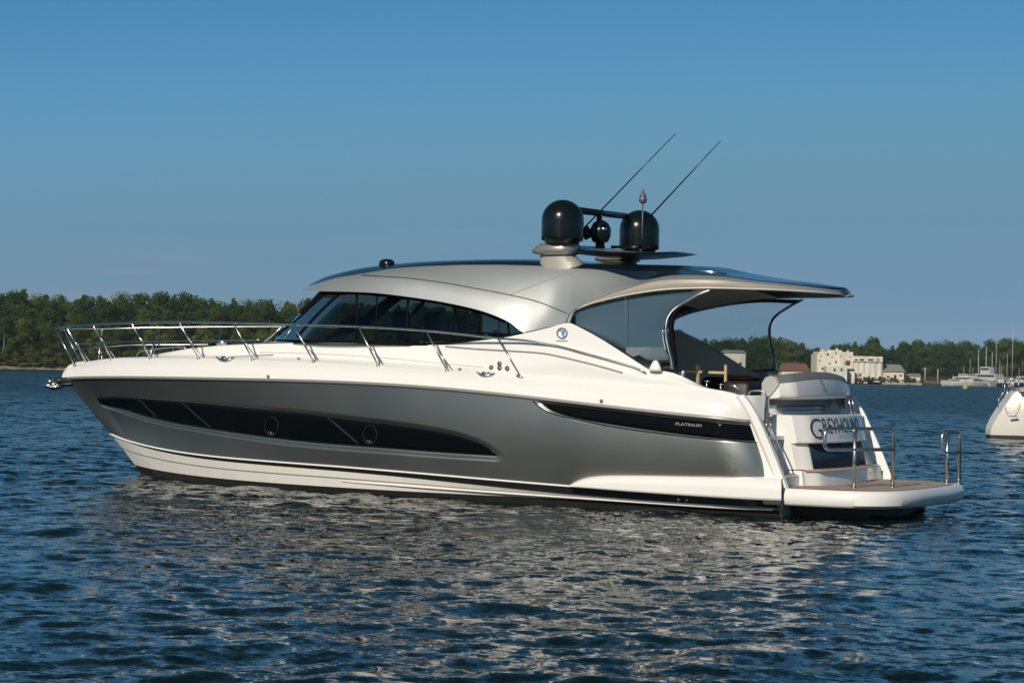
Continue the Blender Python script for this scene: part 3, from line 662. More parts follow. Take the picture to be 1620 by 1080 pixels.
# chrome lines
def off(c,dz=0,dy=0,a=0,b=None): return [Vector((v.x,v.y-dy,v.z+dz)) for v in c[a:b]]
for s in (1,-1):
    g=lambda c:[Vector((v.x,v.y*s,v.z)) for v in c]
    MB().tube(g(off(c1,.004,.012))[::4]+g(off(c1,.004,.012))[-1:],.016,6).build('chine_line',M_whiteb,hull)
    MB().tube(g(off(sheer,.0,.01))[::4]+g(off(sheer,.0,.01))[-1:],.030,8).build('rub_rail',M_satin,hull)
for s_ in (1,-1): MB().tube([Vector((v.x,v.y*s_,v.z)) for v in off([a.lerp(b,.62) for a,b in zip(c2,c3)],.0,.018)[185::4]],[.004+.017*min(1,k_/12) for k_ in range(len(c2[185::4]))],6).build('spray_rail',M_whiteb,hull)
ln=[a.lerp(b,.42) for a,b in zip(c2,c3)]; MB().tube(off(ln,0,.004)[::5],.009,5).build('bottom_line',M_groove,hull)
M_mul=pm('dark_mullion',(.012,.013,.014),.5,0,.3)
# mullions and opening ports in the long window
for a,b in [((216,632.5),(246,662)),((286,639),(331,678)),((516,661),(566,704))]:
    strip('window_mullion',[a,b],2.2,T_hull,M_mul,hull,off=-.038,n=8)
def ring_on(px,py,rx,ry,w,tree,mat,parent,name,off_,n=26):
    Vo=[hit(px+rx*math.cos(a),py+ry*math.sin(a),tree,off_) for a in [k*2*math.pi/n for k in range(n)]]; Vi=[hit(px+(rx-w)*math.cos(a),py+(ry-w)*math.sin(a),tree,off_) for a in [k*2*math.pi/n for k in range(n)]]
    o=mk(name,Vo+Vi,[(k,(k+1)%n,n+(k+1)%n,n+k) for k in range(n)],mat,parent); solid(o,.012,0); return o
M_port=pm('dark_port_ring',(.012,.013,.014),.75,0,.2)
for x,y in [(427.5,675),(583.5,688.5)]:
    ring_on(x,y,11.5,15.5,1.6,T_hull,M_port,hull,'porthole',-.034)
    B=MB()
    for k in range(3):
        p=hit(x-4+3.5*k,y+9+1.2*k,T_hull,-.026); B.box(p,(.016,.008,.03+.015*(k%2)),.4*k)
    B.build('port_latch',M_steel,hull,False)
# white quarter step low on the aft hull
st=[(899,768),(905,764),(920,757.5),(945,753.5),(1000,752.5),(1060,753.5),(1130,755),(1200,756.5),(1236,757.5)]
sb=[(899,769),(930,771.5),(965,774.5),(1000,777.3),(1060,781.5),(1130,786),(1200,790),(1236,791.5)]
a=cat2(st,60); b=cat2(sb,60)
def bq(X,z): return 2.46 if X<-.9 else 2.46-.05*(X+.9)**2
rows=[]
for k in range(8):
    f=k/7; rows.append([P(x0*(1-f)+x1*f,y0*(1-f)+y1*f,lambda X,z:bq(X,z)-(.10*(1-min(1,f*3)))-.02*0) for (x0,y0),(x1,y1) in zip(a,b)])
inner=[Vector((v.x,v.y+.28,v.z+.03)) for v in rows[0]]
fr=[Vector((v.x,v.y+.3,v.z)) for v in rows[-1]]
B=MB().grid([inner]+rows+[fr],mirror=True); sep(B.build('quarter_step',M_white,hull))
# small exhaust fittings on the black stripe
B=MB()
T_c=BVHTree.FromPolygons([v for r in (c1,c3) for v in r],[(i,i+1,N+i+1,N+i) for i in range(N-1)])
for x,y in [(1075,789),(1088,790),(1187,799)]:
    p=hit(x,y,T_c,.01); B.lathe(p,[(.03,-.04),(.045,-.03),(.045,.03),(.03,.04)],10)
B.build('drain_fitting',M_steel,hull)
# bow anchor and roller
B=MB(); tip=P(72,609,0); rf=P(105,607,0)
B.tube([rf+Vector((.25,0,.02)),rf,P(90,607,0),P(80,606,0)],[.05,.06,.05,.04],8,sy=1.6)
B.tube([P(86,611,0),P(72,609,0),P(68,608,0)],[.07,.05,.015],8,sy=2.0)
B.tube([P(98,611,0),P(84,613,0),P(74,610,0)],[.04,.05,.02],8,sy=2.5)
B.tube([P(80,606,-.1),P(79,598,-.02)],[.05,.045],8); B.build('anchor',M_steel,Y)
B=MB(); B.box(P(104,601,0)+Vector((.05,0,.0)),(.5,.3,.10),0,.03); B.tube([P(96,605,-.08),P(94,600,-.08)],[.09,.09],10); B.build('anchor_roller',pm('dark_roller',(.05,.05,.05),.4,.5),Y)

# ------------------------------------------------ DECK MOULDING (stations along X)
XS=np.concatenate([np.linspace(-15.80,-13.2,40),np.linspace(-13.15,-.9,230),np.linspace(-.88,-.42,14)])
def tabz(pts,yf):
    q=[P(x,y,yf) for x,y in pts]; q.sort(key=lambda v:v.x); return np.array([v.x for v in q]),np.array([v.z for v in q])
def smooth_interp(X,xs,zs): return np.interp(X,xs,zs)
shx=np.array([v.x for v in sheer]); shz=np.array([v.z for v in sheer])
D0z=lambda X: float(np.interp(X,shx,shz))+.018
D1p=[(99,592),(104,584),(110,578.5),(117,575),(138,572),(178,567),(239,566),(315,566),(401,568.5),(497,571.5),(599,577.5),(708,585.5),(825,596),(900,602),(1000,609),(1090,614),(1150,622),(1168,628)]
y1=lambda X,z=0: max(0,bs0(X)-.20)
x1s,z1s=tabz(cat2(D1p,200),y1)
D1z=lambda X: float(np.interp(X,x1s,z1s))
D3p=[(240,562),(262,557.5),(300,551),(345,546.5),(380,544.5),(420,541),(539,541.5),(678,545.5),(705,545),(761,538.5),(803,533),(831,527),(865,519),(894,511),(903,511),(915,516.5),(950,535),(985,557),(1012,574),(1026,582),(1045,585.5),(1066,590),(1080,596),(1094,603),(1113,612),(1135,617.5),(1163,622),(1169,625)]
def y3(X,z=0):
    a=max(0,bs0(X)-.55)
    if X<-9.5: a=min(a,1.86-.16*max(0,-9.5-X)) if a>0 else 0
    if X>-6.5:
        t=min(1,(X+6.5)/2.2); a+=.27*t*t*(3-2*t)
    return max(a,0)
x3s,z3s=tabz(D3p,y3)
D3z=lambda X: float(np.interp(X,x3s,z3s))
def y2(X): return max(0,min(y1(X)-.02,y3(X)+.10))
secs=[]
for X in XS:
    X=float(X); y0_=bs(X,1.45); z0_=D0z(X); yy1=min(y1(X),y0_-.04 if y0_>.04 else 0); zz1=D1z(X); yy3=y3(X)
    yy1=max(yy1,0); 
    if X<x3s[0]: zz3=zz1+.012; yy3=min(yy3,yy1*.8)
    else: zz3=D3z(X)
    w=min(1,max(0,(X-x3s[0])/.5)); 
    yy3=min(yy3,yy1*.85) if X<-13 else min(yy3,yy1-.05); yy2=min(yy1-.0,yy3+.10) if yy1>yy3 else yy1
    zz1=max(zz1,z0_+.005)
    zmid=z0_+(zz1-z0_)*.55; ymid=y0_-(y0_-yy1)*.28
    aft=min(1,max(0,(X+5.5)/3.0))      # aft of the side deck the moulding runs up in one sweep
    zz2=zz1+.015+(max(zz3,zz1)-zz1)*(.10+.30*aft); 
    zz3=max(zz3,zz2+.003)
    secs.append([(y0_,z0_),(y0_-(y0_-ymid)*.35,z0_+(zmid-z0_)*.55),(ymid,zmid),(yy1+(ymid-yy1)*.25,zz1-(zz1-zmid)*.22),(yy1,zz1),(yy2,zz2),(yy3+(yy2-yy3)*.35,zz2+(zz3-zz2)*.5),(yy3,zz3)])
rows=[[Vector((float(X),-s[k][0],s[k][1])) for X,s in zip(XS,secs)] for k in range(8)]
rows=list(map(list,zip(*[ [Vector(v) for v in cat(col,22)] for col in zip(*rows)])))
B=MB().grid(rows,mirror=True)
# foredeck crown between the two sides, ahead of the windscreen
nf=int(np.searchsorted(XS,-9.6)); top=rows[-1][:nf]
cr=[[Vector((v.x,v.y*(1-k/6),v.z+.05*min(1,abs(v.y))*math.sin(math.pi/2*k/6))) for v in top] for k in range(7)]; B.grid(cr,mirror=True)
# aft return face of each quarter
last=[r[-1] for r in rows]; inn=[Vector((v.x-.02,min(-1.7,v.y+.12) if v.y<-1.75 else v.y,v.z)) for v in last]
deck=B.build('deck',M_white,Y,weld=.0008)
T_deck=bvh(deck)
# inner side lining, cockpit coaming, seen from inside on the far side
i0=int(np.searchsorted(XS,-4.6)); cap=rows[-1][i0:]
B=MB().grid([cap,[Vector((v.x,v.y+.10,v.z-.005)) for v in cap]],mirror=True); sep(B.build('coaming_cap',M_white,deck))
B=MB().grid([[Vector((v.x,v.y+.10,v.z-.006)) for v in cap],[Vector((v.x,v.y+.13,(v.z+1.2)/2)) for v in cap],[Vector((v.x,v.y+.14,1.15)) for v in cap]],mirror=True); sep(B.build('inner_lining',M_line,deck))
B=MB(); B.box((-2.5,0,1.12),(4.4,3.9,.06)); B.build('cockpit_floor',M_white,deck,False)
# groove, painted crease shade and handrail line on the fairing
strip('styling_groove',[(705,548),(760,552.5),(805,555),(850,558),(863,559.5),(919,571.7),(955,581),(985,589.7)],2.6,T_deck,M_groove,deck,off=.004)
strip('crease_shade_strip',[(412,557.5),(470,558.5),(540,561.5),(600,565.5),(660,571),(715,576.5),(765,581)],1.2,T_deck,pm('painted_crease_shade',(.55,.53,.50),.5),deck,off=.003)  # pale grey strip paints the shading line along the crease
# maker's roundel on the fairing
tg=pm('roundel_blue',(.14,.22,.38),.45)
ring_on(889.5,527,8.8,9.2,2.4,T_deck,tg,deck,'emblem_ring',.006)
def flat_on(name,polys,tree,mat,parent,off_=.006):
    V=[];Fc=[]
    for pl in polys:
        b=len(V); V+=[hit(x,y,tree,off_) for x,y in pl]; Fc.append(tuple(range(b,b+len(pl))))
    o=mk(name,V,Fc,mat,parent,False); solid(o,.004,0); return o
flat_on('emblem_mark',[[(887,522),(893.5,522),(894.5,526),(892,529),(895,534),(892,535),(889,529.5),(888,524)],[(884,521),(888,520.5),(888,523),(885,524)]],T_deck,tg,deck)
flat_on('emblem_caption',[[(880+i*2.6,538.2),(882+i*2.6,538.2),(882+i*2.6,540.2),(880+i*2.6,540.2)] for i in range(7)],T_deck,M_groove,deck)
# cleats, vents, filler caps
def cleat(px,py,w=14):
    q=[hit(px+dx,py+dy,T_deck,.03) for dx,dy in [(-w,-3.2),(-w*.55,1),(0,2.6),(w*.55,1),(w,-2.2)]]
    B=MB().tube(q,[.012,.026,.03,.026,.012],8)
    for dx in (-4.5,3.5): B.tube([hit(px+dx,py+2.5,T_deck,-.01),hit(px+dx,py-2.5,T_deck,.02)],.018,6)
    B.tube([hit(px-6,py-2.8,T_deck,.03),hit(px+6,py-2.6,T_deck,.03)],.014,6)
    B.build('cleat',M_steel,deck)
cleat(357,569.5); cleat(769,594)
B=MB()
for x,y in [(728,585),(820,594.5),(473,568.5),(425,595.5),(952,634.5),(778,581.5),(791,575.5),(791,582),(803,582.5)]:
    p=hit(x,y,T_deck,.004); B.tube([p,p+Vector((0,-.02,.004))],.028 if x<760 or x>810 else .04,10)
B.build('deck_fitting',pm('dull_steel',(.25,.24,.22),.4,.7),deck)

# ------------------------------------------------ BOW RAIL
rl=[(89,520.5,.12),(94,519,.3),(105.5,518,.55),(120,515.8,.78),(147,513.6,1.02),(208,510.5,1.42),(283,508.8,1.75),(369,510.2,1.98),(464,513,2.12),(567,516.5,2.2),(674,523,2.24),(735,529,2.24),(788,535,2.26),(839,539.5,2.27),(880,547,1.99),(919,557.5,1.97),(974,573,1.97),(1008,584,1.97),(1022,592,2.0)]
top=[(hit(x,y,T_deck,.03) if x>860 else P(x,y,-w)) for x,y,w in rl]
nose=Vector((top[0].x-.06,0,top[0].z)); full=[nose]+top
rail=None
for s in (1,-1):
    c=cat([Vector((v.x,v.y*s,v.z)) for v in full],140)
    o=MB().tube(c,.019,8).build('bow_rail',M_steel,Y)
    if rail is None: rail=o
mid=[(112,551,.25),(128,544,.7),(160,541.8,1.05),(230,540,1.45),(320,538.5,1.82),(411,537.5,2.0)]
mp=[P(x,y,-w) for x,y,w in mid]; mp=[Vector((mp[0].x-.1,0,mp[0].z))]+mp
for s in (1,-1): MB().tube(cat([Vector((v.x,v.y*s,v.z)) for v in mp],70),.011,6).build('middle_rail',M_steel,rail)
stn=[((89,520.5,.12),(116.7,575.5)),((105.5,518,.55),(137.5,573)),((147,513.6,1.02),(178,568)),((208,510.5,1.42),(239,567)),((283,508.8,1.75),(315,566.5)),((369,510.2,1.98),(401,569)),((464,513,2.12),(497,571.5)),((567,516.5,2.2),(599,577.5)),((674,523,2.24),(708,585.5)),((788,535,2.26),(825,596))]
for i,((x,y,w),(bx,by)) in enumerate(stn):
    a=P(x,y,-w); b=P(bx,by,lambda X,z:max(.12,y1(X)+.0))
    for s in (1,-1):
        A=Vector((a.x,a.y*s,a.z)); Bq=Vector((b.x,b.y*s,b.z-.02))
        T=MB().tube([A,Bq],.016,8); 
        if 1<=i<9: T.tube([A.lerp(Bq,.35),Bq+Vector((.10,.0,.01))],.010,6)
        T.lathe(Bq+Vector((0,0,.0)),[(.045,0),(.045,.02),(.02,.035)],10)
        T.build('stanchion',M_steel,rail)
MB().tube([P(414,544,-1.2),P(450,514,-1.2)],.018,8).build('rail_brace',M_steel,rail)
# foredeck gear: sunpad rail and hatch
B=MB(); B.box((-11.6,.0,2.44),(.9,.9,.05),0,.02); B.build('deck_hatch',M_black,deck)
B=MB(); B.tube([P(x,y,-.5) for x,y in [(215,563),(222,555),(270,549),(291,549),(297,553)]],.014,6); B.tube([P(x,y,-.6) for x,y in [(344,545),(350,541),(358,543)]],.05,8); B.build('foredeck_grabrail',M_steel,deck)

# ------------------------------------------------ HARDTOP
def yr(X,z=0):
    b=2.05
    if X>-1.9: b=2.05*math.sqrt(max(0,1-((X+1.9)/2.10)**2))
    return b
RT=[ # bottom edge, crease, shoulder, near-top (px,py,y)
 [(478.5,458,0),(478.8,457.7,0),(479.2,457.4,0),(479.5,457,0)],
 [(481,459.3,-.62),(486,455.3,-.5),(491,451.5,-.38),(497,447,-.15)],
 [(495,460.2,-1.15),(500,453,-.98),(507,446.5,-.75),(517,438,-.35)],
 [(514,460.8,-1.50),(520,449,-1.28),(529,440,-1.0),(540,431.5,-.5)],
 [(538,461.2,-1.74),(548,444,-1.45),(556,435.5,-1.15),(568,425.5,-.6)],
 [(567,462,-1.86),(578,438.5,-1.6),(592,429.5,-1.25),(600,420.8,-.7)],
 [(600,464,-1.92),(612,437.5,-1.7),(620,425,-1.3),(633,417.3,-.75)],
 [(650,470,-1.95),(655,440.8,-1.76),(660,421.8,-1.35),(670,414.5,-.8)],
 [(705,478.6,-1.95),(705,448,-1.78),(710,419.7,-1.38),(715,412.6,-.8)],
 [(761,491.5,-1.95),(758,457.5,-1.78),(760,419,-1.38),(765,411.3,-.8)],
 [(803,508,-1.95),(803,466.5,-1.78),(805,419.3,-1.38),(808,411,-.8)],
 [(831,526.7,-1.95),(850,477.5,-1.78),(850,420.5,-1.38),(850,411.5,-.8)],
 [(864,519.5,-1.95),(876,487,-1.80),(880,423,-1.38),(882,413,-.8)],
 [(897,510.5,-1.99),(897,494,-1.89),(905,424.5,-1.40),(910,415,-.8)],
 [(903,496,-2.02),(909,483,-1.93),(930,425.5,-1.42),(940,417,-.8)],
 [(919,483,-2.04),(927,472,-1.95),(955,428,-1.46),(970,418.5,-.8)],
 [(952,470,-2.05),(962,461,-1.98),(985,436,-1.55),(1005,420.2,-.8)],
 [(988,458,-2.05),(998,452,-2.0),(1015,443,-1.7),(1040,421,-.8)],
 [(1038,444.5,-2.05),(1046,441,-1.99),(1058,436,-1.7),(1082,421.8,-.8)],
 [(1085,442,lambda X,z:yr(X)),(1092,439,lambda X,z:yr(X)*.97),(1100,435,lambda X,z:yr(X)*.87),(1115,423.5,-.8)],
 [(1141,443,lambda X,z:yr(X)),(1146,440.5,lambda X,z:yr(X)*.96),(1150,438,lambda X,z:yr(X)*.85),(1158,433.5,lambda X,z:yr(X)*.45)]]
rws=[]
for st_ in RT: rws.append([P(*q) for q in st_])
# aft extension of the top built from the plan outline
def edge_z(X): return 3.50-.035*(X+2.2)
exX=[-.8,-.5,-.25,-.05,.08,.15,.185]
e=rws[-1][0]
for X in [x for x in exX if x>e.x+.15]:
    b=yr(X)*.985; z=e.z-.075*(X-e.x)-.02*(X-e.x)**2; rws.append([Vector((X,-b,z)),Vector((X,-b*.96,z+.02)),Vector((X,-b*.85,z+.045)),Vector((X,-b*.45,z+.085))])
full=[]
for q in rws:
    c=Vector((q[3].x,0,q[3].z+.045*min(1,abs(q[3].y)))); full.append(q+[c])
full.append([Vector((.20,0,q[0].z-.01)) for _ in range(5)]); g=catidx(full,200); shy=[q[0].y for q in catidx([[r[2]] for r in full],200)]; g=[cat(r,26) if (r[0]-r[-1]).length>.02 else [r[0].lerp(r[-1],k/25) for k in range(26)] for r in g]
KS=15
hard=MB().grid(g,mirror=True).build('hardtop',M_roof,Y,weld=.0008)
M_rg=pm('dark_blue_roof_glass',(.006,.012,.022),.14,0,.3,0)
gg=[]
for i,r in enumerate(g[6:-1]):
    # the dark panel starts on the shoulder line of each section
    k=next((k for k in range(1,26) if r[k].y>=shy[i+6]),13); a_,b_=r[k-1],r[k]; f=(shy[i+6]-a_.y)/max(b_.y-a_.y,1e-6); f=max(0,min(1,f))
    ro=[a_.lerp(b_,f)]+r[k:]; ro=[q for j,q in enumerate(ro) if j==0 or (q-ro[j-1]).length>1e-4]
    if len(ro)<2: continue
    gg.append(cat([v+Vector((0,-.002,.008)) for v in ro],14))
T_roof=bvh(hard)
MB().grid(gg,mirror=True).build('roof_glass_panel',M_rg,hard,weld=.001)
# crease seam, panel gap lines
strip('roof_seam',[(572,435.5),(600,437.2),(650,440.6),(705,448),(761,458),(803,466),(850,477.2),(897,495.5)],1.5,T_roof,M_seam,hard,off=.003)
strip('panel_gap',[(808,466),(850,450),(890,436),(925,427)],.9,T_roof,pm('panel_gap_grey',(.25,.25,.24),.5),hard,off=.002)
strip('roof_edge_trim',[(831,526.2),(864,518.8),(896,510.3),(902,496.5),(919,483.6),(952,470.6),(988,458.6),(1038,445),(1085,442.6),(1141,443.2)],2.0,T_roof,M_seam,hard,off=.003)
# pale lip under the seam (port and mirrored) and the soffit between both lips
yrf=lambda X,z:yr(X)
Sx=[v for v in [q[0] for q in rws[13:]]]
Lp=[(899,512,-2.0),(908,492,-2.03),(922,484.5,-2.05),(974,470,-2.06),(1016,462.2,-2.06),(1058,457.2,-2.06),(1113,455.3,yrf),(1141,455.5,yrf)]
Ll=[P(*q) for q in Lp]
e=Ll[-1]
for q in rws[21:]: Ll.append(Vector((q[0].x+.03,q[0].y*1.01,q[0].z-.012-.14*max(0,(.2-q[0].x)/1.6))))
Sx.append(Vector((.20,0,full[-1][0].z))); Ll.append(Vector((.205,0,Sx[-1].z-.03))); sC=cat(Sx,90); lC=cat(Ll,90)
bulge=[a.lerp(b,.5)+Vector((0,-.035,.0)) for a,b in zip(sC,lC)]
o=MB().grid([sC,bulge,lC],mirror=True).build('roof_side_trim',M_beige,hard); sep(o)
for s in (1,-1): MB().tube([Vector((v.x,v.y*s,v.z)) for v in lC],.016,6).build('roof_lip',pm('pale_lip',(.60,.57,.50),.4) if s==1 else bpy.data.materials['pale_lip'],hard)
nL=len(lC); k0=0
def soff(a,b,mat,name,dz=0):
    L=lC[a:b]; rows=[[Vector((v.x,v.y*(1-2*k/12),v.z+.006+dz+.10*math.sin(math.pi*k/12)*min(1,abs(v.y)))) for v in L] for k in range(13)]
    return MB().grid(rows).build(name,mat,hard)
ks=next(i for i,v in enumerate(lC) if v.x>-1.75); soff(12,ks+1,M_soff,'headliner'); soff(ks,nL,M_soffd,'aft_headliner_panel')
# sunroof rail on the aft top edge
def rp(px,py): 
    h=hit(px,py,T_roof,.012); return h
B=MB(); q=[rp(x,y) for x,y in [(1083,427),(1100,428.5),(1125,431),(1150,434.5)]]; B.tube([v for v in q if v],.014,6)
B.build('sunroof_track',M_steel,hard)
B=MB(); B.tube(cat([Vector((-1.75,1.0,3.68)),Vector((-1.4,1.1,3.69)),Vector((-1.0,1.1,3.66)),Vector((-.7,.95,3.60)),Vector((-.45,.8,3.53))],24),.012,6); B.build('awning_rail',pm('blue_grey_tube',(.12,.18,.26),.3,.5),hard)
# small horn light on the front of the hardtop
p=P(612,418,-.7); B=MB().lathe(p+Vector((0,0,-.06)),[(.10,0),(.12,.03),(.115,.10),(.08,.14),(.02,.155)],18,1.25,1); B.build('searchlight',M_dome,hard)

# ------------------------------------------------ CABIN GLASS
def ell(X,Xc,Xn,Bm):
    return Bm*math.sqrt(max(0,1-((Xc-X)/(Xc-Xn))**2)) if X<Xc else Bm
bx=np.array(sorted([(q[0].x,q[0].z) for q in rws[1:12]])); 
def rz(X): return float(np.interp(X,bx[:,0],bx[:,1]))
gl=[]
for k in range(110):
    if k<50:
        a=(math.pi/2)*k/49; bX=-7.9-2.85*math.cos(a); bY=1.84*math.sin(a); tX=-7.3-2.33*math.cos(a); tY=1.66*math.sin(a)
    else:
        f=(k-49)/60; bX=-7.9+4.0*f; bY=1.84; tX=-7.3+3.3*f; tY=1.66+.12*f
    bz=(D3z(bX)-.04 if bX>-9.6 else 2.42); tz=max(rz(tX)+.10,bz+.02) if tX>-9.2 else 3.44
    b=Vector((bX,-bY,bz)); t=Vector((tX,-tY,tz)); gl.append([b.lerp(t,j/9)+Vector((0,-.05*math.sin(math.pi*j/9),0))*min(1,bY) for j in range(10)])
cg=MB().grid(gl,mirror=True).build('cabin_glass',M_glass,Y,weld=.0008); T_glass=bvh(cg)
for pts,w in [([(565,461),(565,480),(564.5,500),(563.5,541)],3.2),([(597,464),(596,500),(595,542)],2.4),([(646.5,469),(645,500),(643,543)],3.2),([(757,489),(756,510),(755.5,538)],1.8),([(790,499),(790,515),(790,535)],1.5)]:
    strip('window_pillar',pts,w,T_glass,M_rub,cg,off=.010,n=16)
strip('window_sill',[(424,539.6),(480,540),(539,540),(620,542.5),(678,544.5),(705,543.8),(761,537),(803,531.5),(826,527.5)],4.5,T_glass,M_rub,cg,off=.012,n=50)
strip('windscreen_pillar',[(427,538),(450,518),(475,497),(500,474),(514,462)],7,T_glass,M_rub,cg,off=.010,n=24)
strip('windscreen_pillar',[(470,533),(497,503),(520,480),(538,463)],3,T_glass,M_rub,cg,off=.009,n=24)
strip('window_head',[(514,463),(567,464.5),(600,467),(650,472.5),(705,481.5),(761,494.5),(800,510)],4,T_glass,M_rub,cg,off=.012,n=40)
# saloon interior: floor, dash, seats, aft bulkhead
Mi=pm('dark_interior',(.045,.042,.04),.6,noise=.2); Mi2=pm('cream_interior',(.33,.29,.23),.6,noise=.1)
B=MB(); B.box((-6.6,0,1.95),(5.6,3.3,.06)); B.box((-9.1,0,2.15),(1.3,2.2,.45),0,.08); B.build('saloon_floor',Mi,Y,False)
B=MB()
for x,y in [(-8.1,-.55),(-8.1,.55)]: B.box((x,y,2.3),(.5,.5,.12),0,.04); B.box((x+.28,y,2.72),(.12,.5,.75),0,.05)
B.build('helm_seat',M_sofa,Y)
B=MB(); B.box((-6.0,1.1,2.35),(2.2,.6,.4),0,.06); B.box((-6.0,1.45,2.6),(2.3,.16,.3),0,.05); B.build('saloon_sofa',Mi2,Y)
B=MB(); B.box((-6.3,-.9,2.38),(1.6,.6,.34),0,.04); B.build('galley_counter',Mi2,Y)
B=MB(); B.box((-4.05,0,2.4),(.06,3.3,1.7)); B.build('aft_bulkhead',pm('saloon_door_glass',(.02,.03,.04),.1),Y,False)
# ------------------------------------------------ COCKPIT SIDE GLASS AND ARCH
arch=[(1064,583,-2.22),(1062.5,570,-2.22),(1058,552,-2.22),(1054.5,533,-2.21),(1054.2,515,-2.2),(1057,503,-2.18),(1064.5,492,-2.15),(1075,483.5,-2.12),(1090,474.5,-2.1),(1107,465.5,-2.07),(1124,459,-2.03)]
ap=cat([P(*q) for q in arch],50)
for s in (1,-1):
    c=[Vector((v.x,v.y*s,v.z)) for v in ap]; o=MB().tube(c,.022,8,sy=1.5).build('roof_arch',M_steel,Y)
    ci=[Vector((v.x+(.04+.04*math.sin(math.pi*min(1,k/30)))*(1 if s==1 else .4),v.y*s*.985,v.z-.01)) for k,v in enumerate(ap)][:34]
    MB().tube(ci,[(.018+.024*math.sin(math.pi*k/33))*(1 if s==1 else .35) for k in range(34)],8,sy=1.2).build('arch_seal',M_rub,o)
    if s==1: h=[Vector((v.x-.05,v.y*s*1.01,v.z)) for v in ap[8:20]]; MB().tube(h,.014,8).build('door_handle',M_steel,o)
# glass between lip, fairing slope and arch
tp=[(899,512),(908,492.5),(922,485),(974,470.5),(1016,462.8),(1058,457.8),(1124,457.5)]
bt=[(901,512.5),(915,517),(950,535.5),(985,557.5),(1012,574.5),(1026,582.5),(1064,583.5)]
ta=cat2(tp,40); ba=[P(x,y,y3) for x,y in cat2(bt,40)]; tA=[P(x,y,-2.05) for x,y in ta]
ar=[ap[int(k*49/7)] for k in range(8)]
rows=[]
for k in range(8):
    f=k/7; rows.append([ba[i].lerp(tA[i],f)+ (ar[k]-ba[-1].lerp(tA[-1],f))*((i/39)**3) for i in range(40)])
o=MB().grid(rows).build('cockpit_side_glass',M_cgl,Y); solid(o,.008,0)
B=MB().grid([[mir(v) for v in r] for r in rows]); o=B.build('cockpit_side_glass',M_cgl,Y); solid(o,.008,0)
# half-clear blue-grey sheet added inside the port glass to darken it, with a lower cream locker
Mb=bpy.data.materials.new('blue_grey_glass_tint'); Mb.use_nodes=True; t=Mb.node_tree; b_=t.nodes['Principled BSDF']; b_.inputs['Base Color'].default_value=(.10,.16,.22,1); b_.inputs['Roughness'].default_value=.5
tr_=t.nodes.new('ShaderNodeBsdfTransparent'); tr_.inputs[0].default_value=(.85,.92,1,1); ms_=t.nodes.new('ShaderNodeMixShader'); ms_.inputs[0].default_value=.62; t.links.new(tr_.outputs[0],ms_.inputs[1]); t.links.new(b_.outputs[0],ms_.inputs[2]); t.links.new(ms_.outputs[0],t.nodes['Material Output'].inputs['Surface'])
rows2=[[Vector((v.x-.03,v.y+.10,v.z)) for v in r[:-2]] for r in rows]
o=MB().grid(rows2).build('glass_tint_sheet',Mb,Y); solid(o,.01,0)
B=MB(); B.tube([P(989,466.5,-2.08),P(990,500,-2.12),P(989.5,556,-2.2)],.004,6); B.build('glass_joint',M_grey,Y)
B=MB().add([P(990,549,-2.17),P(1056,549,-2.17),P(1064,581,-2.17),P(1026,580,-2.17),P(990,557,-2.17)],[(0,1,2,3,4)]); o=B.build('lower_side_panel',pm('grey_side_panel',(.17,.20,.23),.3,noise=.08),Y,False); solid(o,.01,0)
B=MB(); q=P(1037,574,-2.2); B.lathe(Vector((q.x,q.y,q.z-.13)),[(.11,0),(.10,.05),(.06,.13),(.03,.165),(.01,.17)],18,1,.6); B.build('deck_speaker',M_white,deck)

# ------------------------------------------------ RADAR WING, DOMES, AERIALS
mast=None
def loftpoly(B,secs_):
    n=len(secs_[0]); V=[v for s in secs_ for v in s]; Fc=[(i*n+k,i*n+(k+1)%n,(i+1)*n+(k+1)%n,(i+1)*n+k) for i in range(len(secs_)-1) for k in range(n)]
    Fc.append(tuple(range(n))[::-1]); Fc.append(tuple((len(secs_)-1)*n+k for k in range(n))); B.add(V,Fc)
def rrect(c,a,b,n=16,p=3.):
    out=[]
    for k in range(n):
        t=2*math.pi*k/n; ct,st_=math.cos(t),math.sin(t); out.append(Vector((c[0]+a*abs(ct)**(2/p)*(1 if ct>=0 else -1),c[1]+b*abs(st_)**(2/p)*(1 if st_>=0 else -1),c[2])))
    return out

B=MB(); zb=P(885,418,-1.2).z; zt=P(885,404,-1.2).z; xa=P(885,410,-1.2).x
for s in (-1,1):
    loftpoly(B,[rrect((xa+.08,1.2*s,zb-.12),.42,.22),rrect((xa+.05,1.2*s,zb+.02),.38,.2),rrect((xa-.03,1.2*s,zt),.30,.17)])
mast_=B
B=MB()
def wsec(X,y0_,y1_,z,t):
    return [Vector((X,y0_,z-t*.2)),Vector((X,y0_,z+t*.5)),Vector((X,(y0_+y1_)/2,z+t*.75)),Vector((X,y1_,z+t*.5)),Vector((X,y1_,z-t*.2)),Vector((X,(y0_+y1_)/2,z-t*.5))]
zw=P(885,397,-1.2).z
xf=P(850,396,-1.3).x
for s in (-1,1):
    loftpoly(B,[rrect((xa-.02,1.2*s,zw-.075),.27,.22),rrect((xa-.06,1.2*s,zw-.045),.38,.28),rrect((xa-.06,1.2*s,zw-.005),.40,.30),rrect((xa-.02,1.2*s,zw+.085),.35,.27),rrect((xa+.0,1.2*s,zw+.12),.31,.25)])
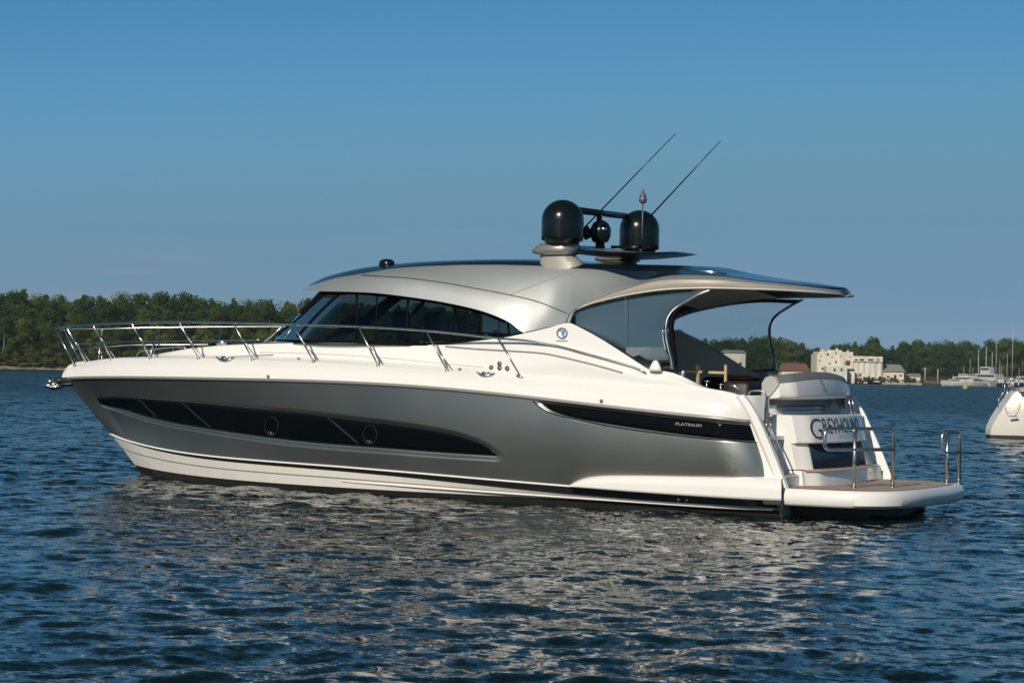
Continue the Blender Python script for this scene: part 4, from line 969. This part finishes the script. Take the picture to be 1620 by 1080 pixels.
# swept tail panel joining both pods and running aft to a thin edge
tipX=P(1097,402,.3).x; zT=P(1097,402,.3).z
sec=[]
for f in [0,.2,.4,.6,.8,1]:
    X=xa+.1+(tipX-xa-.1)*f; w=1.25*(1-.62*f**1.5); z=zw+.06+(zT-zw-.06)*f-.05*math.sin(math.pi*f); t=.075*(1-f)+.012
    sec.append([Vector((X,-w,z)),Vector((X,-w*.5,z+t*.7)),Vector((X,0,z+t)),Vector((X,w*.5,z+t*.7)),Vector((X,w,z)),Vector((X,w*.5,z-t)),Vector((X,0,z-t)),Vector((X,-w*.5,z-t))])
loftpoly(B,sec)
mast=B.build('mast_wing',pm('taupe_silver_mast',(.34,.335,.315),.3,.6),Y); sharp(mast,50)
o=mast_.build('mast_pedestal',pm('grey_beige_pedestal',(.33,.315,.28),.45,.1),mast); sharp(o,50); sep(o)
def dome(px,pybase,pytop,y):
    b=P(px,pybase,y); t=P(px,pytop,y); h=t.z-b.z; r=.352; t=thing; 
    prof=[(r*.80,0),(r*.82,.03),(r*.98,.05),(r*1.0,.10),(r*1.0,h-r*.98)]
    for k in range(1,11): a=math.pi/2*k/10; prof.append((max(.003,r*math.cos(a)),h-r*.98+r*.98*math.sin(a)))
    return MB().lathe(b,prof,40).build('satellite_dome',M_dome,mast)
dome(889.5,385,316,-1.3); dome(1011,398.5,332.5,1.3)
B=MB(); a=P(915,333,-1.1); b=P(990,342,.9); B.tube([a,a.lerp(b,.5),b],[.075,.07,.07],10,sy=.8); 
c=P(952,392,0); B.tube([Vector((c.x,-.15,c.z-.15)),Vector((c.x,-.12,a.z))],.05,8); B.build('radar_scanner',M_dome,mast)
B=MB(); q=P(950,366,-.3); B.lathe(q-Vector((0,0,.20)),[(.05,0),(.13,.02),(.175,.12),(.18,.24),(.13,.34),(.05,.39)],18); B.tube([q+Vector((-.16,-.1,-.12)),q+Vector((-.24,-.16,.05))],[.08,.09],10); B.tube([q+Vector((0,0,-.42)),q+Vector((0,0,-.18))],[.11,.07],10)
B.box(q+Vector((.42,.3,-.25)),(.7,.05,.05)); B.box(q+Vector((.62,.3,-.33)),(.05,.05,.2)); B.build('thermal_camera',M_dome,mast)
q=P(939,350,-.45); MB().lathe(P(955,362,-.42),[(.02,-.03),(.06,-.02),(.06,.02),(.02,.03)],12).build('camera_lens',M_steel,mast)
def aerial(a,b,y,yb):
    p0=P(a[0],a[1],y); p1=P(b[0],b[1],yb); MB().tube([p0,p0.lerp(p1,.5),p1],[.016,.012,.006],6).build('whip_aerial',M_dome,mast)
aerial((905,380),(1069,211),-.7,-.7); aerial((1028,343),(1140,223),1.0,1.0)
B=MB(); p=P(1017,333,1.); q=P(1017,322,1.); B.tube([p-Vector((0,0,.5)),q],.014,6); B.lathe(q,[(.03,0),(.07,.03),(.07,.09),(.05,.12),(.065,.14),(.03,.18),(.012,.24)],12); B.build('masthead_light',pm('grey_lamp_housing',(.10,.11,.12),.35,noise=.2),mast)
B=MB(); p=P(1003,388,1.6); B.tube([p,p+Vector((0,-.05,.28)),p+Vector((.05,-.05,.40))],[.05,.04,.05],8); B.tube([p+Vector((.0,-.05,.0)),p+Vector((.16,-.05,.1))],.03,6); B.build('horn',M_dome,mast)

# ------------------------------------------------ TRANSOM BLOCK
def bul(y):
    # aft bulge in plan, falling away at a rounded port corner
    v=.09+.20*(1-((min(1.62,max(y,-1.2))-.16)/1.58)**2)
    if y<-.98: t=min(1,(-.98-y)/.30); v-=.15*t**1.6
    return v
prof=[(-.80,1.45),(-.66,1.90),(-.64,1.96),(-.53,1.985),(-.44,1.975),(-.41,1.955),(-.375,1.785),(-.38,1.765),(-.40,1.745),(-.70,1.71),(-.76,1.65),(-.75,1.50),(-.72,1.475),(-.20,1.475),(-.17,1.46),(-.08,1.05),(-.095,1.035),(-.18,1.03),(-.09,.63),(-.085,.62)]
ys=np.concatenate([np.linspace(-1.28,-.95,12)[:-1],np.linspace(-.95,1.66,34)])
def ztop(y): return .085*(1-min(1,abs((y-.19)/1.50))**2.4)
def tp_(x,z,y):
    zz=z+(ztop(y) if z>1.77 else 0)*(min(1,(z-1.77)/.17) if z>1.77 else 0)
    return Vector((x+bul(y),y,zz))
B=MB().grid([[tp_(x,z,float(y)) for y in ys] for x,z in prof])
for s,k in ((-1,0),(1,-1)):  # end cheeks
    V=[tp_(x,z,float(ys[k])) for x,z in prof if not (-.77<=x<=-.74 and 1.4<z<1.7)]; V.append(Vector((-.8+bul(ys[k]),float(ys[k]),.62))); B.add(V,[tuple(range(len(V)))])
tb=B.build('transom_block',M_white,Y); sharp(tb,40)
# recess glass, garage glass, backrest pad
gr=[[tp_(x+.006,z,float(y)) for y in ys[11:-4]] for x,z in [(-.758,1.64),(-.748,1.52)]]
solid(MB().grid(gr).build('recess_panel',pm('blue_grey_recess_glass',(.22,.27,.33),.12),tb),.008,0)
gr=[[tp_(x+.010,z,float(y)) for y in ys[9:]] for x,z in [(-.18,1.02),(-.09,.635)]]
solid(MB().grid(gr).build('garage_window',pm('garage_glass_painted_sky',(.022,.05,.09),.5,0,.08),tb),.008,0)  # navy base colour stands in for the sky reflected in this pane
pr=[(-.70,1.62),(-.70,1.99),(-.66,2.06),(-.57,2.085),(-.47,2.06),(-.418,1.965)]
B=MB().grid([[tp_(x,z,float(y))+Vector((0,0,.0)) for y in (ys-.19)*.985+.19] for x,z in pr]); B.build('backrest_pad',M_grey,tb)
B=MB()
for s in (-1,1):
    V=[tp_(x,z,.19+1.445*s) for x,z in pr]; V2=[v+Vector((0,.05*s,-.03)) for v in V]; B.grid([V,V2]); B.add(V2,[tuple(range(len(V2)))])
sep(B.build('pad_end',M_lgrey,tb))
# plinth below the block, side cheek of the walkway
ys2=np.concatenate([np.linspace(-1.32,-1.0,10)[:-1],np.linspace(-1.0,2.08,26)])
B=MB().grid([[Vector((x+bul(float(y)),float(y),z)) for y in ys2] for x,z in [(-.6,.60),(.0,.61),(.03,.60),(.06,.36),(.06,.2)]]); 
for s,k in ((-1,0),(1,-1)): B.add([Vector((x+bul(float(ys2[k])),float(ys2[k]),z)) for x,z in [(-.6,.60),(.0,.61),(.03,.60),(.06,.36),(.06,.2),(-.6,.2)]],[(0,1,2,3,4,5)])
pl=B.build('plinth',M_white,tb); sharp(pl)
B=MB().grid([[Vector((x+bul(float(y)),float(y),z)) for y in ys2[1:-1]] for x,z in [(-.3,.616),(.0,.626),(.075,.612),(.075,.60)]]); B.build('plinth_tread',M_teak,tb)
# name and port lettering
def serif(me_V,k=1): return me_V
bd0=Vector((-.17,0,1.46)); bd1=Vector((-.08,0,1.05)); dn=(bd1-bd0); dnn=dn.normalized(); nn=Vector((-dnn.z,0,dnn.x)).normalized(); nn=nn if nn.x>0 else -nn
def on_board(u,v,w):  # u across (viewer's left to right = port to starboard), v upwards from the board middle
    p=(bd0+bd1)/2-dnn*v; return Vector((p.x+bul(u),u,p.z))+nn*w
def put_text(s,cap,u0,u1,v1,mat,name,parent=tb):
    # lettering fitted between u0 and u1 with its cap tops at height v1
    V,Fc=text(s,1.,None,None,mat,parent,name,off_=-.014); xs=[v.x for v in V]; ysx=[v.y for v in V]; x0,x1=min(xs),max(xs); y0,y1=min(ysx),max(ysx)
    V=[on_board(u0+(v.x-x0)/(x1-x0)*(u1-u0),v1-(y1-v.y)/(y1-y0)*cap,v.z+.006) for v in V]; return mk(name,V,Fc,mat,parent,False)
hull_text()
put_text('G',.33,-1.04,-.70,.175,M_ink,'name_letter')
put_text('REYHOUND',.24,-.65,1.12,.175,M_ink,'name_letters')
B=MB(); rnd=random.Random(2)
for k in range(13):
    if k in (5,): continue
    u=-.12+k*.082; 
    for j in range(2):
        V=[on_board(u+dx+j*.03,-.125+dv,.006) for dx,dv in [(0,-.025),(.012,-.025),(.022,.025),(.010,.025)]]; B.add(V,[(0,1,2,3)])
B.build('small_lettering',M_pale,tb,False)
# emblem: small leaning stroke with a bar on the upper panel
def on_vis(u,v): 
    a=Vector((-.41,0,1.955));b=Vector((-.375,0,1.785)); p=(a+b)/2+(a-b).normalized()*v; t=tp_(p.x,p.z,u); return t+Vector((.012,0,.004))
B=MB().add([on_vis(u,v) for u,v in [(-.20,.085),(-.15,.09),(-.04,.0),(-.05,-.03),(-.10,.02)]],[(0,1,2,3,4)]).add([on_vis(u,v) for u,v in [(-.11,-.03),(.08,-.03),(.08,-.045),(-.11,-.045)]],[(0,1,2,3)]); B.build('emblem',M_groove,tb,False)
B=MB()
for dx in (0,.16): a=Vector((-.36+bul(1.3),1.32+dx,1.79)); B.tube([a,a-Vector((-.06,0,.33))],.022,8)
B.build('ensign_socket',M_steel,tb)

# ------------------------------------------------ PORT AND STARBOARD WINGS AND STEPS
wo=[(1166,625),(1177,641),(1186,657),(1193,673),(1204,699),(1215,725),(1228,757),(1235,775),(1238,791)]
wp=cat([P(x,y,-2.24) for x,y in wo],40)
B=MB()
for s in (1,-1):
    secs_=[]
    for k,v in enumerate(wp):
        if s==-1: v=v+Vector((.20,0,0))
        y=v.y; t=.055+.02*math.sin(math.pi*k/39)
        secs_.append([Vector((v.x-.03,(y+.02)*s,v.z-.03)),Vector((v.x+.01,(y-.02)*s,v.z)),Vector((v.x+t+.05,(y-.005)*s,v.z+.012)),Vector((v.x+t+.06,(y+.07)*s,v.z+.012)),Vector((v.x+.03,(y+.11)*s,v.z)),Vector((v.x-.03,(y+.11)*s,v.z-.03))])
    loftpoly(B,secs_)
w_=B.build('quarter_wing',M_white,Y); sharp(w_,45); sep(w_)
# inner faces of the wings down to the platform
B=MB()
for s in (1,-1):
    up_=[Vector((v.x-.02,(v.y+.105)*s,v.z-.01)) for v in wp]; B.grid([up_,[Vector((-1.9,v.y,min(v.z,1.8))) for v in up_]]); 
sep(B.build('walkway_side',M_white,Y))
for s in (1,):
    B=MB()
    for i,(x0,x1,z) in enumerate([(-1.9,-.95,1.17),(-.97,-.62,.95),(-.64,-.30,.74),(-.32,-.02,.55)]):
        B.box(((x0+x1)/2,-1.72*s,z/2+.15),(x1-x0,.78,z-.3+.0),0,0)
    o=B.build('boarding_steps',M_white,Y,False); bev(o,.015)
    B=MB()
    for (x0,x1,z) in [(-.95,-.66,.957),(-.62,-.34,.747),(-.30,-.05,.557)]: B.box(((x0+x1)/2,-1.72*s,z+.0),(x1-x0,.70,.012))
    B.build('step_tread',M_teak,o,False)
# gate and handrails on the port walkway
def gate(s):
    y=-1.78*s; B=MB(); c=lambda px,py:P(px,py,-1.78)
    pts=[c(1184,638),c(1184,624),c(1186,619.5),c(1190,618),c(1207,618),c(1210,620),c(1210,638),c(1211,668)]
    B.tube([Vector((v.x,v.y*s,v.z)) for v in pts],.020,8)
    for a,b in [((1192,626),(1192,636)),((1197,626),(1192,636)),((1201,626),(1203,655)),((1184,626),(1209,626)),((1184,638),(1192,636)),((1192,636),(1206,660))]:
        A=c(*a);Q=c(*b); B.tube([Vector((A.x,A.y*s,A.z)),Vector((Q.x,Q.y*s,Q.z))],.012,6)
    return B.build('gate',M_steel,Y)
gate(1)
for s in (1,-1):
    B=MB()
    for dx,r in ((0,.017),(7,.013)):
        q=[P(x+dx,y,-1.80) for x,y in [(1213,669),(1212,674),(1219,690),(1229,712),(1236,733),(1238,747)]]; B.tube([Vector((v.x,v.y*s,v.z)) for v in cat(q,24)],r,8)
    B.build('step_handrail',M_steel,Y)
B=MB(); lk=[Vector((v.x+.13,0,v.z-.02)) for v in wp]; g_=[[Vector((v.x,y,v.z)) for v in lk] for y in (1.60,1.9,2.16)]; B.grid(g_)
for y in (1.60,2.16): B.add([Vector((v.x,y,v.z)) for v in lk]+[Vector((-1.9,y,.2)),Vector((-1.9,y,1.75))],[tuple(range(len(lk)+2))])
o=B.build('starboard_quarter_fairing',M_white,Y); sharp(o,40)
# ------------------------------------------------ COCKPIT FURNITURE
B=MB(); B.box((-1.95,1.55,1.62),(1.9,.35,.86),0,.08); B.box((-1.15,1.15,1.72),(.35,1.1,.62),0,.08); B.box((-1.35,.2,1.62),(.5,2.0,.75),0,.08); so_=B.build('cockpit_sofa',M_sofa,Y)
B=MB(); B.box((-2.3,1.22,1.55),(1.0,.4,.42),0,.08); B.build('navy_cushion',M_navy,so_)
c=P(1168,597,1.30); B=MB(); B.box(c,(.55,.12,.08),0,.03); B.build('orange_cushion',M_orange,so_)
c=P(1208,597,.9); B=MB(); B.box(c,(.14,.10,.22),.3,.04); B.build('grey_cushion',pm('pale_grey_cushion',(.20,.23,.25),.6),so_)
B=MB(); yy=-.6
a=P(1081,588,yy); b=P(1148,590,yy); B.tube([a,b],.026,6); 
for x,y0_,y1_,r in [(1104,577,612,.036),(1148,577,612,.026)]: p=P(x,y0_,yy); q=P(x,y1_,yy); q.z=1.15; B.tube([p,q],r,6)
B.box((a+b)/2+Vector((0,0,-.30)),((a-b).length,.03,.03)); tf=B.build('table_frame',M_wood,Y,False)
B=MB()
for x,y0_,y1_ in [(1118,603,618),(1140,608,620)]: B.tube([P(x,y0_,-1.95),P(x,y1_,-1.95)],.016,6); B.box(P(x,y0_,-1.95),(.10,.02,.02))
B.box(P(1078,594,-1.95),(.10,.06,.16),0,.01)
B.tube([P(1150,612,-1.9),P(1160,609,-1.9),P(1168,614,-1.9),P(1168,620,-1.9)],.016,6); B.build('cockpit_cleat',M_steel,deck)

# ------------------------------------------------ SWIM PLATFORM
def plat_outline(n=64,ins=0.):
    L=1.88; hw=2.28; pts=[]; 
    pts.append((-.25,-hw+ins)); pts.append((.45,-hw+ins))
    for k in range(1,n):
        t=-math.pi/2+math.pi*k/n; pw=2/3.7
        x=.45+(L-.45-ins)*abs(math.cos(t))**pw; y=(hw-ins)*abs(math.sin(t))**pw*(1 if t>0 else -1); pts.append((x,y))
    pts.append((.45,hw-ins)); pts.append((-.25,hw-ins)); return pts
lv=[(.16,.10),(.06,.105),(.01,.15),(0,.27),(.03,.345),(.07,.37)]
rows=[[Vector((x,y,z)) for x,y in plat_outline(ins=i)] for i,z in lv]
B=MB().grid(rows); B.add([Vector((x,y,.37)) for x,y in plat_outline(ins=.07)],[tuple(range(67))]); B.add([Vector((x,y,.10)) for x,y in plat_outline(ins=.16)],[tuple(range(67))])
plt=B.build('swim_platform',M_white,Y); sharp(plt,45)
# teak planking sheet with caulk lines
Mt=bpy.data.materials.new('caulked_teak'); Mt.use_nodes=True; t=Mt.node_tree; bb=t.nodes['Principled BSDF']; tc=t.nodes.new('ShaderNodeTexCoord'); sx=t.nodes.new('ShaderNodeSeparateXYZ'); t.links.new(tc.outputs['Object'],sx.inputs[0])
mm=t.nodes.new('ShaderNodeMath'); mm.operation='MULTIPLY'; mm.inputs[1].default_value=1/.07; t.links.new(sx.outputs[1],mm.inputs[0]); fr_=t.nodes.new('ShaderNodeMath'); fr_.operation='FRACT'; t.links.new(mm.outputs[0],fr_.inputs[0]); gt_=t.nodes.new('ShaderNodeMath'); gt_.operation='LESS_THAN'; gt_.inputs[1].default_value=.1; t.links.new(fr_.outputs[0],gt_.inputs[0])
nz_=t.nodes.new('ShaderNodeTexNoise'); nz_.inputs['Scale'].default_value=9; mx=t.nodes.new('ShaderNodeMix'); mx.data_type='RGBA'; mx.inputs[6].default_value=(.33,.25,.20,1); mx.inputs[7].default_value=(.48,.38,.31,1); t.links.new(nz_.outputs[0],mx.inputs[0])
m2=t.nodes.new('ShaderNodeMix'); m2.data_type='RGBA'; t.links.new(gt_.outputs[0],m2.inputs[0]); t.links.new(mx.outputs[2],m2.inputs[6]); m2.inputs[7].default_value=(.05,.045,.04,1); t.links.new(m2.outputs[2],bb.inputs['Base Color']); bb.inputs['Roughness'].default_value=.65
o=MB().add([Vector((x,y,.376)) for x,y in plat_outline(ins=.16)],[tuple(range(67))]).build('teak_planking',Mt,plt,False)
B=MB(); B.tube([P(1239,768,-2.32),P(1237,795,-2.30),P(1237,812,-2.28)],.012,6); B.build('platform_joint',M_seam,plt)
B=MB(); B.box((.55,0,-.05),(1.1,3.2,.22)); B.build('platform_lift',M_anti,plt,False)
def hoop(p1,p2,ext,h,h0,name='platform_rail'):
    """two posts with a round-ended double bar reaching past the first post"""
    p1=Vector(p1);p2=Vector(p2); d=(p1-p2).normalized(); t=(p1-p2).length; e=p1+d*ext; B=MB(); zt=.37+h; zl=.37+h0; r=.06+(zt-zl)*.18
    B.tube([(p1.x,p1.y,.36),(p1.x,p1.y,zt)],.029,10); 
    cz=lambda p,z:Vector((p.x,p.y,z))
    rr=min(.10,(zt-zl)/2); pth=[cz(p2,.36),cz(p2,zt-.05),cz(p2-(-d)*.0,zt-.02)+d*.02,cz(p2+d*.06,zt)]
    pth+= [cz(e-d*rr,zt)]+[cz(e-d*rr+d*rr*math.sin(a),zt-rr+rr*math.cos(a)) for a in [R(x) for x in (20,45,70,90)]]
    pth+= [cz(e-d*rr+d*rr*math.sin(a),zl+rr+rr*math.cos(a)) for a in [R(x) for x in (90,110,135,160,180)]]+[cz(p2,zl)]
    B.tube(pth,.029,10)
    for p in (p1,p2): B.lathe((p.x,p.y,.375),[(.055,0),(.055,.012),(.03,.02)],12)
    return B.build(name,M_steel,plt)
a=P(1351,772,-1.3); b=P(1412,769,-.72)
pa=Vector((a.x,-1.3,0)); ht=(P(1354,678,-1.3).z-.37); pb=P(1412,769,-.6); pb=Vector((pb.x,-.6,0)); hl=P(1354,711,-1.3).z-.37
ex=(P(1300,690,-1.85)); ext=(Vector((ex.x,ex.y,0))-pa).length*.95
hoop(pa,pb,ext,ht,hl)
pc=Vector((1.30,1.75,0)); pd_=Vector((1.05,2.02,0))
hoop((P(1499,700,1.5).x,1.5,0),(P(1518,700,1.72).x,1.72,0),.12,.86,.52)
# ================================================ MOORED SAILBOAT AT THE RIGHT EDGE
def moored():
    D=85; sc=D/FPX; A=lambda px,py,w=0: ground(px,D+w,CAM.z+(567+.0215*px-py)*sc)
    t=thing('moored_sailboat',ground(1640,D,0),'white sailing boat stern with covered cockpit and pushpit rails, cut by the right edge','sailboat')
    prof=[(1566,687),(1566,679),(1572,664),(1582,648),(1592,633),(1602,620),(1613,616)]
    base=[A(x,y) for x,y in prof]; L=11.; B=MB(); rows=[]
    for k,q in enumerate(cat(base,14)):
        hgt=q.z; row=[]
        for j in range(17):
            f=j/16; w=1.35*math.sin(math.pi*min(.5,.12+f*.9))**.8*(1-.9*max(0,f-.5)**1.6*2.) ; row.append((f,w,hgt,q))
        rows.append(row)
    V=[];n=17
    for s in (-1,1):
        g=[]
        for row in rows:
            r=[]
            for j,(f,w,hgt,q) in enumerate(row):
                ww=max(.0,w)*(.72+.28*min(1,hgt/1.0)); p=q+r0*(L*f)*(1.0) + d0*(s*ww); r.append(p)
            g.append(r)
        B.grid(g)
        if s==-1: gn=g
        else: gf=g
    B.grid([[a,b] for a,b in zip([r[0] for r in gn],[r[0] for r in gf])]); B.grid([gn[-1],gf[-1]])
    h=B.build('hull',pm('sailboat_gelcoat',(.70,.68,.62),.3,noise=.06),t,weld=.002); sharp(h,40)
    B=MB()
    for g in (gn,gf):
        r=g[0]; B.grid([[v+Vector((0,0,.0)) for v in r],[v+Vector((0,0,-.5)) for v in r]])
    B.grid([[gn[0][0],gf[0][0]],[gn[0][0]-Vector((0,0,.5)),gf[0][0]-Vector((0,0,.5))]])
    B.build('boot_stripe',M_anti,t)
    # cover draped over the cockpit
    B=MB(); rnd=random.Random(4); rows=[]
    for i in range(12):
        f=i/11; r=[]
        for j in range(14):
            u=j/13; p=A(1606+f*70,618-3*math.sin(math.pi*min(.5,f*1.1)),0)+d0*(-1.05+2.1*u); p.z+=.13*math.sin(math.pi*u)*(0.5+f)+rnd.uniform(-.02,.02); r.append(p)
        rows.append(r)
    o=B.grid(rows).build('cockpit_cover',pm('pale_canvas',(.45,.42,.35),.8,noise=.1,bump=.3),t); solid(o,.02)
    # draped rope and cloth fold on the transom
    B=MB(); B.tube([A(x,y,-.9) for x,y in [(1590,636),(1591,646),(1596,652),(1604,653),(1611,648),(1615,636)]],.011,6); B.build('mooring_line',pm('old_rope',(.45,.43,.38),.9),t)
    B=MB(); B.box(A(1605,657.5,-.95),(.30,.08,.05),TH,.01); B.build('transom_step',M_groove,t)
    B=MB()
    for x,y0_,y1_,w in [(1581,646,624,-.5),(1590,630,600,-.6),(1594,640,610,.4),(1603,622,598,.9),(1612,618,600,-.8)]: B.tube([A(x,y0_,w),A(x+1,y1_,w)],.016,6)
    B.tube([A(1582,624,-.5),A(1591,600,-.6),A(1613,600,-.8),A(1640,602,-.8)],.014,6); B.tube([A(1583,630,.1),A(1595,610,.4),A(1604,598,.9),A(1640,600,.9)],.014,6)
    B.build('pushpit',M_steel,t)
moored()
# ================================================ AIR
def haze():
    B=MB(); B.box((-150,350,38),(3600,3600,84)); M=bpy.data.materials.new('thin_air'); M.use_nodes=True; t=M.node_tree; t.nodes.clear(); o=t.nodes.new('ShaderNodeOutputMaterial'); v=t.nodes.new('ShaderNodeVolumePrincipled')
    v.inputs['Color'].default_value=(.80,.88,.95,1); v.inputs['Density'].default_value=.00012; v.inputs['Anisotropy'].default_value=.2; t.links.new(v.outputs[0],o.inputs['Volume'])
    h=B.build('haze',M,None,False); tag(h,'thin bluish air over the harbour','haze',kind='stuff')
haze()
